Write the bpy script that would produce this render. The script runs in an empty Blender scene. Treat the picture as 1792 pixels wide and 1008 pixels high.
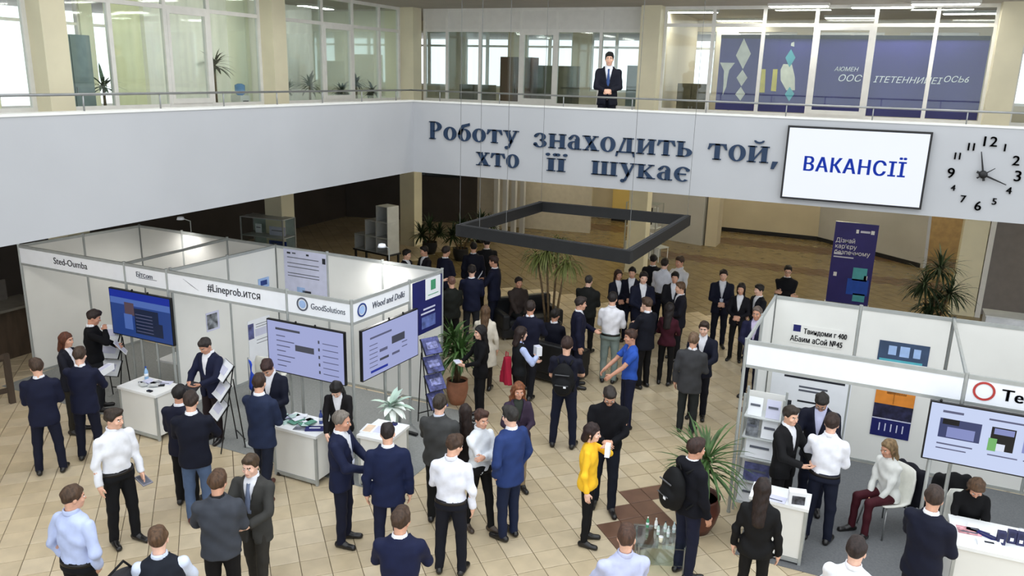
import bpy, bmesh, math, random
import numpy as np
from mathutils import Matrix, Vector
random.seed(7)
rng = np.random.default_rng(7)
scene = bpy.context.scene
COL = scene.collection
R = math.radians

# ------------------------------------------------------------------ camera
F_PX, PITCH, ROLL, YAW, CAM_H = 1397.0, .2626, .0266, -.4293, 5.75
_c, _s = math.cos(YAW), math.sin(YAW)
FW = np.array([_s*math.cos(PITCH), _c*math.cos(PITCH), -math.sin(PITCH)])
_r0 = np.array([_c, -_s, 0.0]); _u0 = np.cross(_r0, FW)
RT = _r0*math.cos(ROLL)+_u0*math.sin(ROLL)
UP = -_r0*math.sin(ROLL)+_u0*math.cos(ROLL)
cam_d = bpy.data.cameras.new('camera'); cam = bpy.data.objects.new('camera', cam_d); COL.objects.link(cam)
cam_d.sensor_width = 36.0; cam_d.lens = 36.0*F_PX/1792.0; cam_d.clip_start = .05; cam_d.clip_end = 300
cam.matrix_world = Matrix(((RT[0], UP[0], -FW[0], 0), (RT[1], UP[1], -FW[1], 0), (RT[2], UP[2], -FW[2], CAM_H), (0, 0, 0, 1)))
scene.camera = cam

# ------------------------------------------------------------------ light and exposure
vs = scene.view_settings
vs.view_transform = 'Standard'; vs.look = 'None'; vs.gamma = 1.0; vs.use_curve_mapping = False
vs.exposure = 0.32
world = bpy.data.worlds.new('overcast_sky'); scene.world = world; world.use_nodes = True
wb = world.node_tree.nodes['Background']; wb.inputs[0].default_value = (.90, .95, 1.0, 1); wb.inputs[1].default_value = 1.5

def area_light(name, loc, size, power, color, rot=(0, 0, 0)):
    l = bpy.data.lights.new(name, 'AREA'); l.shape = 'RECTANGLE'; l.size, l.size_y = size; l.energy = power; l.color = color
    o = bpy.data.objects.new(name, l); COL.objects.link(o); o.location = loc; o.rotation_euler = rot
    return o
# daylight of the atrium's glazed roof, high above the floor and out of view
area_light('skylight_daylight', (-2.0, 5.5, 10.5), (11, 16), 260, (1.0, .98, .95))

# pixel helpers (1792 x 1008): they give real positions on the floor or on a wall
def ray(x, y): return FW*F_PX+RT*(x-896.0)-UP*(y-504.0)
def atz(x, y, z=0.0):
    d = ray(x, y); return np.array([0, 0, CAM_H])+d*((z-CAM_H)/d[2])
def atX(x, y, X):
    d = ray(x, y); return np.array([0, 0, CAM_H])+d*(X/d[0])
def atY(x, y, Y):
    d = ray(x, y); return np.array([0, 0, CAM_H])+d*(Y/d[1])
def atV(x, y, p, q, off=0.0):      # vertical plane through two floor points
    d = ray(x, y); n = np.array([q[1]-p[1], -(q[0]-p[0])]); n = n/np.hypot(*n)
    return np.array([0, 0, CAM_H])+d*((n@np.array(p[:2])+off)/(n@d[:2]))

# ------------------------------------------------------------------ materials
MATS = {}
def mat(name, col, rough=.6, metal=0.0, var=.06, scale=6.0, bump=0.0, bscale=60.0, emit=0.0, ecol=None, spec=.4, coat=0.0, stretch=None):
    if name in MATS: return MATS[name]
    m = bpy.data.materials.new(name); m.use_nodes = True; nt = m.node_tree; b = nt.nodes['Principled BSDF']
    b.inputs['Roughness'].default_value = rough; b.inputs['Metallic'].default_value = metal
    b.inputs['Specular IOR Level'].default_value = spec
    b.inputs['Coat Weight'].default_value = coat
    tc = nt.nodes.new('ShaderNodeTexCoord'); src = tc.outputs['Object']
    if stretch:
        mp = nt.nodes.new('ShaderNodeMapping'); mp.inputs['Scale'].default_value = stretch
        nt.links.new(src, mp.inputs['Vector']); src = mp.outputs['Vector']
    n = nt.nodes.new('ShaderNodeTexNoise'); n.inputs['Scale'].default_value = scale; n.inputs['Detail'].default_value = 3
    nt.links.new(src, n.inputs['Vector'])
    r = nt.nodes.new('ShaderNodeValToRGB')
    c = np.array(col[:3]); lo = np.clip(c*(1-var*2), 0, 1); hi = np.clip(c*(1+var*2), 0, 1)
    r.color_ramp.elements[0].position = .3; r.color_ramp.elements[1].position = .7
    r.color_ramp.elements[0].color = (*lo, 1); r.color_ramp.elements[1].color = (*hi, 1)
    nt.links.new(n.outputs['Fac'], r.inputs['Fac']); nt.links.new(r.outputs['Color'], b.inputs['Base Color'])
    if bump > 0:
        n2 = nt.nodes.new('ShaderNodeTexNoise'); n2.inputs['Scale'].default_value = bscale; n2.inputs['Detail'].default_value = 4
        nt.links.new(src, n2.inputs['Vector'])
        bp = nt.nodes.new('ShaderNodeBump'); bp.inputs['Strength'].default_value = bump; bp.inputs['Distance'].default_value = .01
        nt.links.new(n2.outputs['Fac'], bp.inputs['Height']); nt.links.new(bp.outputs['Normal'], b.inputs['Normal'])
    if emit > 0:
        b.inputs['Emission Color'].default_value = (*(ecol or col)[:3], 1); b.inputs['Emission Strength'].default_value = emit
    MATS[name] = m
    return m
def glass(name, tint=(.93, .97, .96), refl=.10):
    if name in MATS: return MATS[name]
    m = bpy.data.materials.new(name); m.use_nodes = True; nt = m.node_tree; nt.nodes.clear()
    o = nt.nodes.new('ShaderNodeOutputMaterial'); t = nt.nodes.new('ShaderNodeBsdfTransparent'); g = nt.nodes.new('ShaderNodeBsdfGlossy')
    t.inputs[0].default_value = (*tint, 1); g.inputs['Roughness'].default_value = .03; g.inputs[0].default_value = (.9, .95, .95, 1)
    f = nt.nodes.new('ShaderNodeLayerWeight'); f.inputs[0].default_value = .25
    mu = nt.nodes.new('ShaderNodeMath'); mu.operation = 'MULTIPLY_ADD'; mu.inputs[1].default_value = .5; mu.inputs[2].default_value = refl
    nt.links.new(f.outputs['Fresnel'], mu.inputs[0])
    x = nt.nodes.new('ShaderNodeMixShader'); nt.links.new(mu.outputs[0], x.inputs[0]); nt.links.new(t.outputs[0], x.inputs[1]); nt.links.new(g.outputs[0], x.inputs[2])
    nt.links.new(x.outputs[0], o.inputs[0]); MATS[name] = m
    return m
def srgb(r, g, b):
    f = lambda v: (v/255/12.92) if v/255 <= .04045 else ((v/255+.055)/1.055)**2.4
    return (f(r), f(g), f(b))
def screen(name, rgb, strength=1.0):
    return mat(name, tuple(v*.12 for v in srgb(*rgb)), .3, emit=strength*.70, ecol=srgb(*rgb), var=.02, scale=2)

# ------------------------------------------------------------------ mesh helpers
class MB:
    """collects shapes, build() links them as one mesh object"""
    def __init__(s): s.v = []; s.f = []; s.m = []; s.mats = []
    def slot(s, m):
        if m is None: return 0
        if m not in s.mats: s.mats.append(m)
        return s.mats.index(m)
    def add(s, vs_, fs_, m=None):
        o = len(s.v); s.v += [tuple(map(float, p)) for p in vs_]; k = s.slot(m)
        for f in fs_: s.f.append([i+o for i in f]); s.m.append(k)
        return s
    def box(s, c, d, m=None, rz=0.0, tip=None):
        hx, hy, hz = d[0]/2, d[1]/2, d[2]/2; ca, sa = math.cos(rz), math.sin(rz); vs_ = []
        for z in (-hz, hz):
            for x, y in ((-hx, -hy), (hx, -hy), (hx, hy), (-hx, hy)):
                p = (x, y, z)
                if tip: p = tuple(tip @ Vector(p))
                vs_.append((c[0]+p[0]*ca-p[1]*sa, c[1]+p[0]*sa+p[1]*ca, c[2]+p[2]))
        return s.add(vs_, [(3, 2, 1, 0), (4, 5, 6, 7), (0, 1, 5, 4), (1, 2, 6, 5), (2, 3, 7, 6), (3, 0, 4, 7)], m)
    def box2(s, a, b, m=None):
        return s.box([(a[i]+b[i])/2 for i in range(3)], [abs(b[i]-a[i]) for i in range(3)], m)
    def bar(s, a, b, w, h=None, m=None):      # bar of rectangular section between two points
        a = Vector(a); b = Vector(b); d = b-a; L = d.length; h = h or w
        q = d.to_track_quat('Z', 'Y').to_matrix() if abs(d.normalized().z) < .999 else Matrix.Identity(3)
        vs_ = []
        for z in (0, L):
            for x, y in ((-w/2, -h/2), (w/2, -h/2), (w/2, h/2), (-w/2, h/2)):
                vs_.append(tuple(a+q @ Vector((x, y, z if d.z >= 0 or abs(d.normalized().z) < .999 else -z))))
        return s.add(vs_, [(3, 2, 1, 0), (4, 5, 6, 7), (0, 1, 5, 4), (1, 2, 6, 5), (2, 3, 7, 6), (3, 0, 4, 7)], m)
    def tube(s, pts, rad, n=8, m=None, cap=True):
        pts = [Vector(p) for p in pts]; rad = rad if hasattr(rad, '__len__') else [rad]*len(pts); vs_ = []; fs_ = []
        ref = None
        for i, p in enumerate(pts):
            d = (pts[min(i+1, len(pts)-1)]-pts[max(i-1, 0)]).normalized()
            if ref is None: ref = Vector((1, 0, 0)) if abs(d.x) < .9 else Vector((0, 1, 0))
            u = d.cross(ref); u.normalize(); ref = u.cross(d); ref.normalize()
            for k in range(n):
                a = 2*math.pi*k/n; vs_.append(tuple(p+(u*math.cos(a)+ref*math.sin(a))*rad[i]))
        for i in range(len(pts)-1):
            for k in range(n):
                fs_.append((i*n+k, i*n+(k+1) % n, (i+1)*n+(k+1) % n, (i+1)*n+k))
        if cap: fs_ += [tuple(range(n))[::-1], tuple((len(pts)-1)*n+k for k in range(n))]
        return s.add(vs_, fs_, m)
    def lathe(s, c, prof, n=16, m=None):
        vs_ = []; fs_ = []
        for r, z in prof:
            for k in range(n):
                a = 2*math.pi*k/n; vs_.append((c[0]+r*math.cos(a), c[1]+r*math.sin(a), c[2]+z))
        for i in range(len(prof)-1):
            for k in range(n): fs_.append((i*n+k, i*n+(k+1) % n, (i+1)*n+(k+1) % n, (i+1)*n+k))
        fs_ += [tuple(range(n))[::-1], tuple((len(prof)-1)*n+k for k in range(n))]
        return s.add(vs_, fs_, m)
    def sphere(s, c, r, m=None, n=10, k=7):
        r = r if hasattr(r, '__len__') else (r, r, r); vs_ = [(c[0], c[1], c[2]-r[2])]; fs_ = []
        for i in range(1, k):
            t = -math.pi/2+math.pi*i/k
            for j in range(n):
                a = 2*math.pi*j/n; vs_.append((c[0]+r[0]*math.cos(t)*math.cos(a), c[1]+r[1]*math.cos(t)*math.sin(a), c[2]+r[2]*math.sin(t)))
        vs_.append((c[0], c[1], c[2]+r[2])); L = len(vs_)-1
        for j in range(n):
            fs_.append((0, 1+(j+1) % n, 1+j)); fs_.append((L, L-n+j, L-n+(j+1) % n))
            for i in range(k-2): fs_.append((1+i*n+j, 1+i*n+(j+1) % n, 1+(i+1)*n+(j+1) % n, 1+(i+1)*n+j))
        return s.add(vs_, fs_, m)
    def mesh(s, name, m=None, smooth=False):
        me = bpy.data.meshes.new(name); me.from_pydata(s.v, [], s.f)
        ms = s.mats or ([m] if m else [])
        for x in ms: me.materials.append(x)
        if len(ms) > 1: me.polygons.foreach_set('material_index', s.m)
        if smooth: me.polygons.foreach_set('use_smooth', [True]*len(me.polygons))
        me.update()
        return me
    def build(s, name, m=None, parent=None, smooth=False, loc=None, rz=None):
        o = bpy.data.objects.new(name, s.mesh(name, m, smooth)); COL.objects.link(o)
        if parent: o.parent = parent
        if loc is not None: o.location = loc
        if rz is not None: o.rotation_euler = (0, 0, rz)
        return o
def np_mesh(name, V, Fq, mats, idx=None, smooth=True):
    me = bpy.data.meshes.new(name); n = len(Fq)
    me.vertices.add(len(V)); me.vertices.foreach_set('co', np.asarray(V, np.float32).ravel())
    me.loops.add(4*n); me.loops.foreach_set('vertex_index', np.asarray(Fq, np.int32).ravel())
    me.polygons.add(n); me.polygons.foreach_set('loop_start', np.arange(0, 4*n, 4, dtype=np.int32))
    try: me.polygons.foreach_set('loop_total', np.full(n, 4, np.int32))
    except Exception: pass
    for m in mats: me.materials.append(m)
    if idx is not None: me.polygons.foreach_set('material_index', np.asarray(idx, np.int32))
    if smooth: me.polygons.foreach_set('use_smooth', np.ones(n, bool))
    me.update(calc_edges=True); me.validate()
    return me
def empty(name, loc=(0, 0, 0), rz=0.0, label=None, cat=None, group=None):
    o = bpy.data.objects.new(name, None); COL.objects.link(o); o.location = [float(v) for v in loc]; o.rotation_euler = (0, 0, rz)
    o.empty_display_size = .1
    return tag(o, label, cat, group)
def tag(o, label=None, cat=None, group=None, kind=None):
    if label: o['label'] = label
    if cat: o['category'] = cat
    if group: o['group'] = group
    if kind: o['kind'] = kind
    return o
def struct(o): o['kind'] = 'structure'; return o
def copy_part(src, parent, loc=None, rz=None):
    c = src.copy(); COL.objects.link(c); c.parent = parent
    if loc is not None: c.location = loc
    if rz is not None: c.rotation_euler = (0, 0, rz)
    return c
_tcache = {}
def text_mesh(body, size, m, extrude=.004, bold=0.0, shear=0.0, align='CENTER', xscale=1.0):
    cu = bpy.data.curves.new('text', 'FONT'); cu.body = body; cu.size = size; cu.extrude = extrude; cu.space_character = 1.0+bold*9; cu.shear = shear
    cu.align_x = align; cu.align_y = 'CENTER'; cu.resolution_u = 3
    o = bpy.data.objects.new('text', cu); COL.objects.link(o)
    dg = bpy.context.evaluated_depsgraph_get(); dg.update()
    me = bpy.data.meshes.new_from_object(o.evaluated_get(dg)); bpy.data.objects.remove(o); bpy.data.curves.remove(cu)
    me.materials.clear(); me.materials.append(m)
    if bold:
        bm = bmesh.new(); bm.from_mesh(me)
        for dx in (-bold, bold):
            t2 = me.copy(); t2.transform(Matrix.Translation((dx, 0, 0))); bm.from_mesh(t2); bpy.data.meshes.remove(t2)
        bm.to_mesh(me); bm.free()
    if xscale != 1: me.transform(Matrix.Diagonal((xscale, 1, 1, 1)))
    return me
def frame_matrix(origin, xdir, normal):
    """matrix: local x = along the surface, local y = up, local z = out of the surface"""
    x = Vector(xdir).normalized(); n = Vector(normal).normalized(); y = n.cross(x).normalized()
    return Matrix(((x[0], y[0], n[0], origin[0]), (x[1], y[1], n[1], origin[1]), (x[2], y[2], n[2], origin[2]), (0, 0, 0, 1)))
def text_on(name, body, size, m, origin, xdir, normal, parent=None, **k):
    me = text_mesh(body, size, m, **k); me.transform(frame_matrix(origin, xdir, normal)); me.name = name
    o = bpy.data.objects.new(name, me); COL.objects.link(o)
    if parent: o.parent = parent
    return o
def panel(name, m, origin, xdir, normal, w, h, t=.006, parent=None, cx=0, cy=0):
    """thin flat board lying on a surface, centre at (cx, cy) of the surface frame"""
    b = MB(); b.box((cx, cy, t/2), (w, h, t)); me = b.mesh(name, m); me.transform(frame_matrix(origin, xdir, normal))
    o = bpy.data.objects.new(name, me); COL.objects.link(o)
    if parent: o.parent = parent
    return o

# ================================================================== the building
XL, YB = -8.95, 14.42             # faces of the two gallery fronts
Z0, Z1 = 3.70, 5.134              # underside and top of the gallery fronts
XW, YW = -11.68, 18.72            # glass walls behind the galleries
ZG, ZC = 4.42, 7.294              # gallery floor, upper ceiling
M_band = mat('gallery_front_paint', srgb(176, 178, 181), .55, var=.015, scale=.8, bump=.04, bscale=40)
M_white = mat('white_paint', srgb(226, 226, 222), .5, var=.015)
M_pvc = mat('white_window_frame', srgb(232, 232, 228), .35, var=.02)
M_col = mat('cream_column_paint', srgb(226, 220, 192), .55, var=.03, scale=1.5)
M_ceil = mat('grey_ceiling', srgb(176, 172, 166), .7, var=.03, scale=2)
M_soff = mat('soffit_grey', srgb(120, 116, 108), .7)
M_steel = mat('brushed_steel', srgb(150, 152, 152), .35, metal=.8, var=.05)
M_taupe = mat('dark_taupe_wall', srgb(70, 64, 60), .7, var=.06, scale=1.2)
M_dark = mat('dark_panel', srgb(30, 31, 34), .45, var=.1)
M_beige = mat('beige_wall', srgb(206, 196, 172), .65, var=.03, scale=1.0)
M_yellow = mat('yellow_wall', srgb(222, 196, 122), .65, var=.03, scale=1.0)
M_greyw = mat('grey_wall', srgb(190, 190, 188), .6, var=.03, scale=1.0)
M_greenw = mat('pale_green_wall', srgb(230, 234, 212), .65, var=.03, scale=1.0)
M_glass = glass('window_glass', (.95, .98, .97), .03)
M_glassd = glass('dark_window_glass', (.80, .86, .85), .06)

# ---- floor: a dark bed with each tile on it, laid at 45 degrees to the walls
M_bed = mat('tile_joint', srgb(104, 92, 76), .85)
M_tile = [mat('floor_tile_%d' % k, srgb(*c), .30, var=.05, scale=3.5, bump=.02, bscale=30, spec=.5) for k, c in enumerate(((194, 178, 148), (188, 172, 142), (199, 184, 156)))]
M_tileb = mat('floor_tile_brown', srgb(108, 80, 64), .32, var=.08, scale=4, bump=.02, bscale=30, spec=.5)
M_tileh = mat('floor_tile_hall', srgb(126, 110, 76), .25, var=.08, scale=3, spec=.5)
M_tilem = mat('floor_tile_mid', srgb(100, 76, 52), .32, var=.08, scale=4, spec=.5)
b = MB(); b.box2((-26, -6, -.25), (14, 38, -.012)); floor = struct(b.build('floor', M_bed))
TS = .3445; U0, V0 = .62, 9.10; C45 = math.sqrt(.5)
def tile_mesh(m):
    b = MB(); s = TS/2-.004; t = s-.006
    v = [(-s, -s, -.014), (s, -s, -.014), (s, s, -.014), (-s, s, -.014), (-s, -s, -.003), (s, -s, -.003), (s, s, -.003), (-s, s, -.003), (-t, -t, 0), (t, -t, 0), (t, t, 0), (-t, t, 0)]
    f = [(8, 9, 10, 11)]+[(i, (i+1) % 4, 4+(i+1) % 4, 4+i) for i in range(4)]+[(4+i, 4+(i+1) % 4, 8+(i+1) % 4, 8+i) for i in range(4)]
    b.add(v, f); return b.mesh('floor_tile', m)
def brown(u, v):
    for (uu, vv) in ((0, 0), (4.05, 2.75), (-6.95, -3.25)):
        a, c = u-uu, v-vv
        if 4.35 < a < 5.45 and 7.70 < c < 8.42: return True
        if 4.70 < a < 5.45 and 8.42 < c < 8.75: return True
        if 5.05 < a < 5.80 and 8.75 < c < 9.15: return True
    return False
TM = [tile_mesh(m) for m in M_tile]; TMB = tile_mesh(M_tileb)
_tiles = []
for iu in range(-60, 90):
    for iv in range(-40, 130):
        u = U0+(iu+.5)*TS; v = V0+(iv+.5)*TS
        X = (u-v)*C45; Y = (u+v)*C45
        if not (-19.4 < X < 6.5 and 3.5 < Y < 31.3): continue
        d = np.array([X, Y, -CAM_H]); z = d@FW
        px = 896+F_PX*(d@RT)/z; py = 504-F_PX*(d@UP)/z
        vis = -40 < px < 1832 and 380 < py < 1040
        _tiles.append((0 if vis else 1, z, X, Y, u, v))
_tiles.sort()
rr = random.Random(3); rest = MB()
for k, (o_, z, X, Y, u, v) in enumerate(_tiles):
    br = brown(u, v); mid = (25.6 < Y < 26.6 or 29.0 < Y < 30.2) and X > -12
    if k < 300:
        o = bpy.data.objects.new('floor_tile', TMB if br else TM[rr.randrange(3)]); COL.objects.link(o); o.parent = floor
        o.location = (X, Y, 0); o.rotation_euler = (0, 0, R(45)+rr.randrange(4)*math.pi/2)
    else:
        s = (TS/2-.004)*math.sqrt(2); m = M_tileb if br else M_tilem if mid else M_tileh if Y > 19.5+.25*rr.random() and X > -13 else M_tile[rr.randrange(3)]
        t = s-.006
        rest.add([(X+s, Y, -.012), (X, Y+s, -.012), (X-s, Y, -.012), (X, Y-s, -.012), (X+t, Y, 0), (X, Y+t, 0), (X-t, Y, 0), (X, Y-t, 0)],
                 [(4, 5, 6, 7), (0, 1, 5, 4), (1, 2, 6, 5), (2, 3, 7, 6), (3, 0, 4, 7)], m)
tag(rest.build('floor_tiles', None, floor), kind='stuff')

# ---- gallery fronts, slabs, ceilings
def block(name, a, c, m, parent=None):
    b = MB(); b.box2(a, c); o = b.build(name, m, parent)
    return o if parent else struct(o)
wl = block('wall_left', (XL-.22, -4, Z0), (XL, YB, Z1), M_band)
block('coping', (XL-.24, -4, Z1), (XL+.012, YB-.012, Z1+.03), M_white, wl)
wbk = block('wall_back', (XL-.22, YB, Z0), (9, YB+.22, Z1), M_band)
block('coping', (XL-.24, YB-.012, Z1), (9, YB+.24, Z1+.03), M_white, wbk)
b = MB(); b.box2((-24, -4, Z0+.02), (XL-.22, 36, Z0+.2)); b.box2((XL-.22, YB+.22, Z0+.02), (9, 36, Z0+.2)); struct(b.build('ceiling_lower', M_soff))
b = MB(); b.box2((-24, -4, ZG-.2), (XL-.22, 36, ZG)); b.box2((XL-.22, YB+.22, ZG-.2), (9, 36, ZG)); struct(b.build('floor_gallery', mat('gallery_floor_lino', srgb(150, 138, 118), .5)))
b = MB(); b.box2((-24, -4, ZC), (XL+.3, 36, ZC+.25)); b.box2((XL+.3, YB-.3, ZC), (9, 36, ZC+.25)); struct(b.build('ceiling', M_ceil))

# ---- columns
def column(x, y, w, d, z0, z1, m=M_col):
    b = MB(); b.box2((x-w/2, y-d/2, z0), (x+w/2, y+d/2, z1)); b.box2((x-w/2-.012, y-d/2-.012, z0), (x+w/2+.012, y+d/2+.012, z0+.12))
    return struct(b.build('column', m))
for (x, y) in ((-14.45, 10.42), (-14.45, 16.55), (-14.35, 22.95), (-6.45, 23.15), (2.32, 23.15)):
    column(x, y, .56, .50, 0, Z0+.02)
for (x, y) in ((-11.56, 8.34), (-11.56, 13.24), (-11.48, 18.36), (-5.16, 18.52), (1.86, 18.52)): column(x, y, .45, .40, ZG, ZC)

# ---- glass walls of the galleries: window bays with frame bars and a pane each
WN = [0]
def window(axis, pos, cuts, z0, z1, zt, mullion=.075, gm=M_glass, solid_top=False, doors=()):
    """axis 'X': plane x = pos, cuts along y; axis 'Y': plane y = pos, cuts along x"""
    WN[0] += 1; b = MB(); t = .07
    P = (lambda a, z: (pos, a, z)) if axis == 'X' else (lambda a, z: (a, pos, z))
    def bx(a0, a1, za, zb, th=t):
        if axis == 'X': b.box2((pos-th/2, a0, za), (pos+th/2, a1, zb))
        else: b.box2((a0, pos-th/2, za), (a1, pos+th/2, zb))
    m = mullion
    for c in cuts: bx(c-m/2, c+m/2, z0, z1)
    a0, a1 = cuts[0]+m/2, cuts[-1]-m/2
    for i in range(len(cuts)-1):
        for z, h_ in ((z0, .11), (zt-.035, .07), (z1-.07, .07)): bx(cuts[i]+m/2, cuts[i+1]-m/2, z, z+h_, t*.9)
    for i in doors:      # inner sash of a door leaf
        p, q = cuts[i]+m/2, cuts[i+1]-m/2
        for (aa, ab, za, zb) in ((p, p+.06, z0+.11, zt-.035), (q-.06, q, z0+.11, zt-.035), (p+.06, q-.06, z0+.11, z0+.20), (p+.06, q-.06, zt-.10, zt-.035)): bx(aa, ab, za, zb, t*1.25)
    o = struct(b.build('window_%d' % WN[0], M_pvc))
    for i in range(len(cuts)-1):
        p, q = cuts[i]+m/2, cuts[i+1]-m/2
        for (za, zb, top) in ((z0+.11, zt-.035, False), (zt+.035, z1-.07, True)):
            k = MB(); th = .012
            if axis == 'X': k.box2((pos-th/2, p, za), (pos+th/2, q, zb))
            else: k.box2((p, pos-th/2, za), (q, pos+th/2, zb))
            if top and solid_top: k.build('top_panel', M_white, o)
            else: k.build('pane', gm, o)
    return o
SILL = 4.958
window('X', XW, [2.560, 3.760, 4.960, 6.080, 7.120, 8.112], SILL, ZC, 6.71)
window('X', XW, [8.560, 9.552, 10.672, 11.680, 13.008], SILL, ZC, 6.71, doors=(2,))
window('X', XW, [13.472, 15.016, 16.136, 17.240, 18.128], SILL, ZC, 6.71, doors=(1,))
window('Y', YW, [-11.240, -10.576, -9.624, -8.496, -7.536, -6.424, -5.408], SILL, ZC, 6.766, solid_top=True, doors=(3,), gm=M_glassd)
window('Y', YW, [-4.912, -3.824, -2.744, -1.680, -0.536, 0.584, 1.616], SILL, ZC, 6.894, doors=(3,))
window('Y', YW, [2.112, 3.200, 4.320, 5.440], SILL, ZC, 6.894)

# low walls under the glass
b = MB(); b.box2((XW-.06, -4, ZG), (XW+.06, YW, SILL)); struct(b.build('wall_sill_left', M_white)); b = MB(); b.box2((XW, YW-.06, ZG), (9, YW+.06, SILL)); struct(b.build('wall_sill_back', M_white))
# ---- rooms behind the glass walls
def wall_with_openings(name, axis, pos, a0, a1, z0, z1, ops, m, th=.2):
    b = MB()
    def bx(p, q, za, zb):
        if q-p < .01 or zb-za < .01: return
        if axis == 'X': b.box2((pos-th, p, za), (pos, q, zb))
        else: b.box2((p, pos, za), (q, pos+th, zb))
    x = a0
    for (p, q, za, zb) in sorted(ops):
        bx(x, p, z0, z1); bx(p, q, z0, za); bx(p, q, zb, z1); x = q
    bx(x, a1, z0, z1)
    o = struct(b.build(name, m))
    fr = MB()
    for (p, q, za, zb) in ops:
        n = 2 if q-p > 1.2 else 1
        cuts = [p+(q-p)*k/n for k in range(n+1)]
        for c in cuts:
            if axis == 'X': fr.box2((pos-.13, c-.04, za), (pos-.05, c+.04, zb))
            else: fr.box2((c-.04, pos+.05, za), (c+.04, pos+.13, zb))
        for z in (za, za+(zb-za)*.72, zb-.06):
            if axis == 'X': fr.box2((pos-.12, p, z), (pos-.06, q, z+.06))
            else: fr.box2((p, pos+.06, z), (q, pos+.12, z+.06))
    if ops: fr.build('window_frame', M_pvc, o)
    return o
wall_with_openings('wall_room_left', 'X', -15.5, -4, 24, ZG, ZC, [(1.3+2.2*k, 3.2+2.2*k, 4.75, 7.15) for k in range(9)], M_greenw)
wall_with_openings('wall_room_back', 'Y', 22.9, -15.5, 9, ZG, ZC, [(-14.4+2.08*k, -12.9+2.08*k, 5.30, 6.98) for k in range(10)], M_beige)
block('wall_partition_1', (-15.5, 12.96, ZG), (XW-.3, 13.08, ZC), M_greenw)
block('wall_partition_2', (-15.5, 19.2, ZG), (XW-.1, 19.32, ZC), M_greenw)
block('wall_partition_3', (-5.2, YW+.2, ZG), (-5.1, 22.9, ZC), M_beige)

# ---- hall on the ground floor, under the galleries
block('wall_hall_left', (-19.6, -4, 0), (-19.4, 30, Z0+.02), M_taupe)
block('wall_hall_far', (-20, 31.55, 0), (-1.9, 31.75, Z0+.02), M_beige)
block('baseboard_far', (-5.6, 31.51, 0), (-1.9, 31.55, .14), M_dark)
b = MB(); b.bar((-1.9, 31.6, 1.6), (1.55, 28.55, 1.86), .14, 3.72); struct(b.build('wall_hall_angled', M_greyw))
b = MB(); b.bar((-1.9, 31.50, .07), (1.48, 28.50, .07), .05, .14); struct(b.build('baseboard_angled', M_dark))
b = MB(); b.bar((-7.6, 28.98, 1.86), (-5.47, 28.39, 1.86), .5, 3.72); struct(b.build('wall_hall_grey', M_greyw))
block('wall_hall_pier', (-5.42, 28.2, 0), (-5.02, 29.0, Z0+.02), M_beige)
b = MB(); b.bar((-14.2, 27.6, 1.86), (-9.75, 28.25, 1.86), .2, 3.72); struct(b.build('wall_hall_cream', mat('cream_wall', srgb(196, 190, 176), .6, var=.03)))
block('wall_hall_yellow', (-9.9, 31.3, 0), (-7.2, 31.54, Z0+.02), M_yellow)
block('baseboard_yellow', (-9.9, 31.26, 0), (-7.2, 31.3, .16), M_dark)
b = MB(); b.bar((-19.4, 26.2, 1.86), (-14.2, 27.6, 1.86), .2, 3.72); struct(b.build('wall_hall_dark', M_taupe))
block('wall_hall_right', (2.75, 23.3, 0), (9, 23.45, Z0+.02), mat('grey_brown_wall', srgb(126, 119, 113), .65, var=.03))
block('trim_1', (2.62, 22.88, 0), (2.74, 23.3, Z0+.02), M_white)
block('wall_hall_wood', (1.3, 30.6, 0), (5, 30.75, Z0+.02), mat('tan_wall', srgb(190, 158, 106), .6))
# dark glazing at the back of the left hall
dg = MB(); dg.box((0, 0, 0), (3.9, .06, 1.15)); o = struct(dg.build('window_9', M_dark)); o.location = (-16.75, 26.78, 2.35); o.rotation_euler = (0, 0, math.atan2(1.4, 5.2))
for k in range(3):
    p = MB(); p.box((-1.27+k*1.27, -.04, 0), (1.18, .012, 1.02)); p.build('pane', mat('dark_teal_pane', srgb(28, 42, 44), .12, spec=.6), o)

# ---- railings on the gallery fronts
def railing(a, c, n, label):
    a = Vector(a); c = Vector(c); r = empty('railing', a, 0, label, 'railing')
    t = MB(); L = c-a
    t.tube([(0, 0, .20), tuple(L+Vector((0, 0, .20)))], .017, 10); t.build('handrail', M_steel, r, True)
    pm = MB(); pm.tube([(0, 0, 0), (0, 0,   .195)], .011, 8); me = pm.mesh('post', M_steel, True)
    for k in range(n):
        o = bpy.data.objects.new('post', me); COL.objects.link(o); o.parent = r; o.location = L*((k+.5)/n)
    return r
railing((XL-.10, -3, Z1+.03), (XL-.10, YB+.10, Z1+.03), 15, 'thin steel railing along the top of the left gallery front')
railing((XL-.10, YB+.10, Z1+.03), (8.5, YB+.10, Z1+.03), 13, 'thin steel railing along the top of the lettered back gallery front')

# ---- unseen lamps added under the back gallery to brighten the ground-floor hall
M_hl = mat('hall_lamp_diffuser', (1, 1, 1), .4, emit=20.0, ecol=(1, .89, .64))
_names = ['first', 'second', 'third', 'fourth', 'fifth']
for j, y in enumerate((19.5, 23.0, 26.5, 29.7)):
    for i_, x in enumerate((-11.0, -8.0, -4.5, -1.0, 2.0)):
        r = empty('hall_lamp', (x, y, Z0+.02), 0, 'warm square ceiling lamp, %s from the left in the %s row of the back hall' % (_names[i_], ['front', 'second', 'third', 'rear'][j]), 'lamp', 'square ceiling lamps of the back hall')
        b = MB(); b.box((0, 0, -.02), (.62, .62, .04)); b.build('frame', M_white, r); b = MB(); b.box((0, 0, -.043), (.56, .56, .006)); b.build('diffuser', M_hl, r)

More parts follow.
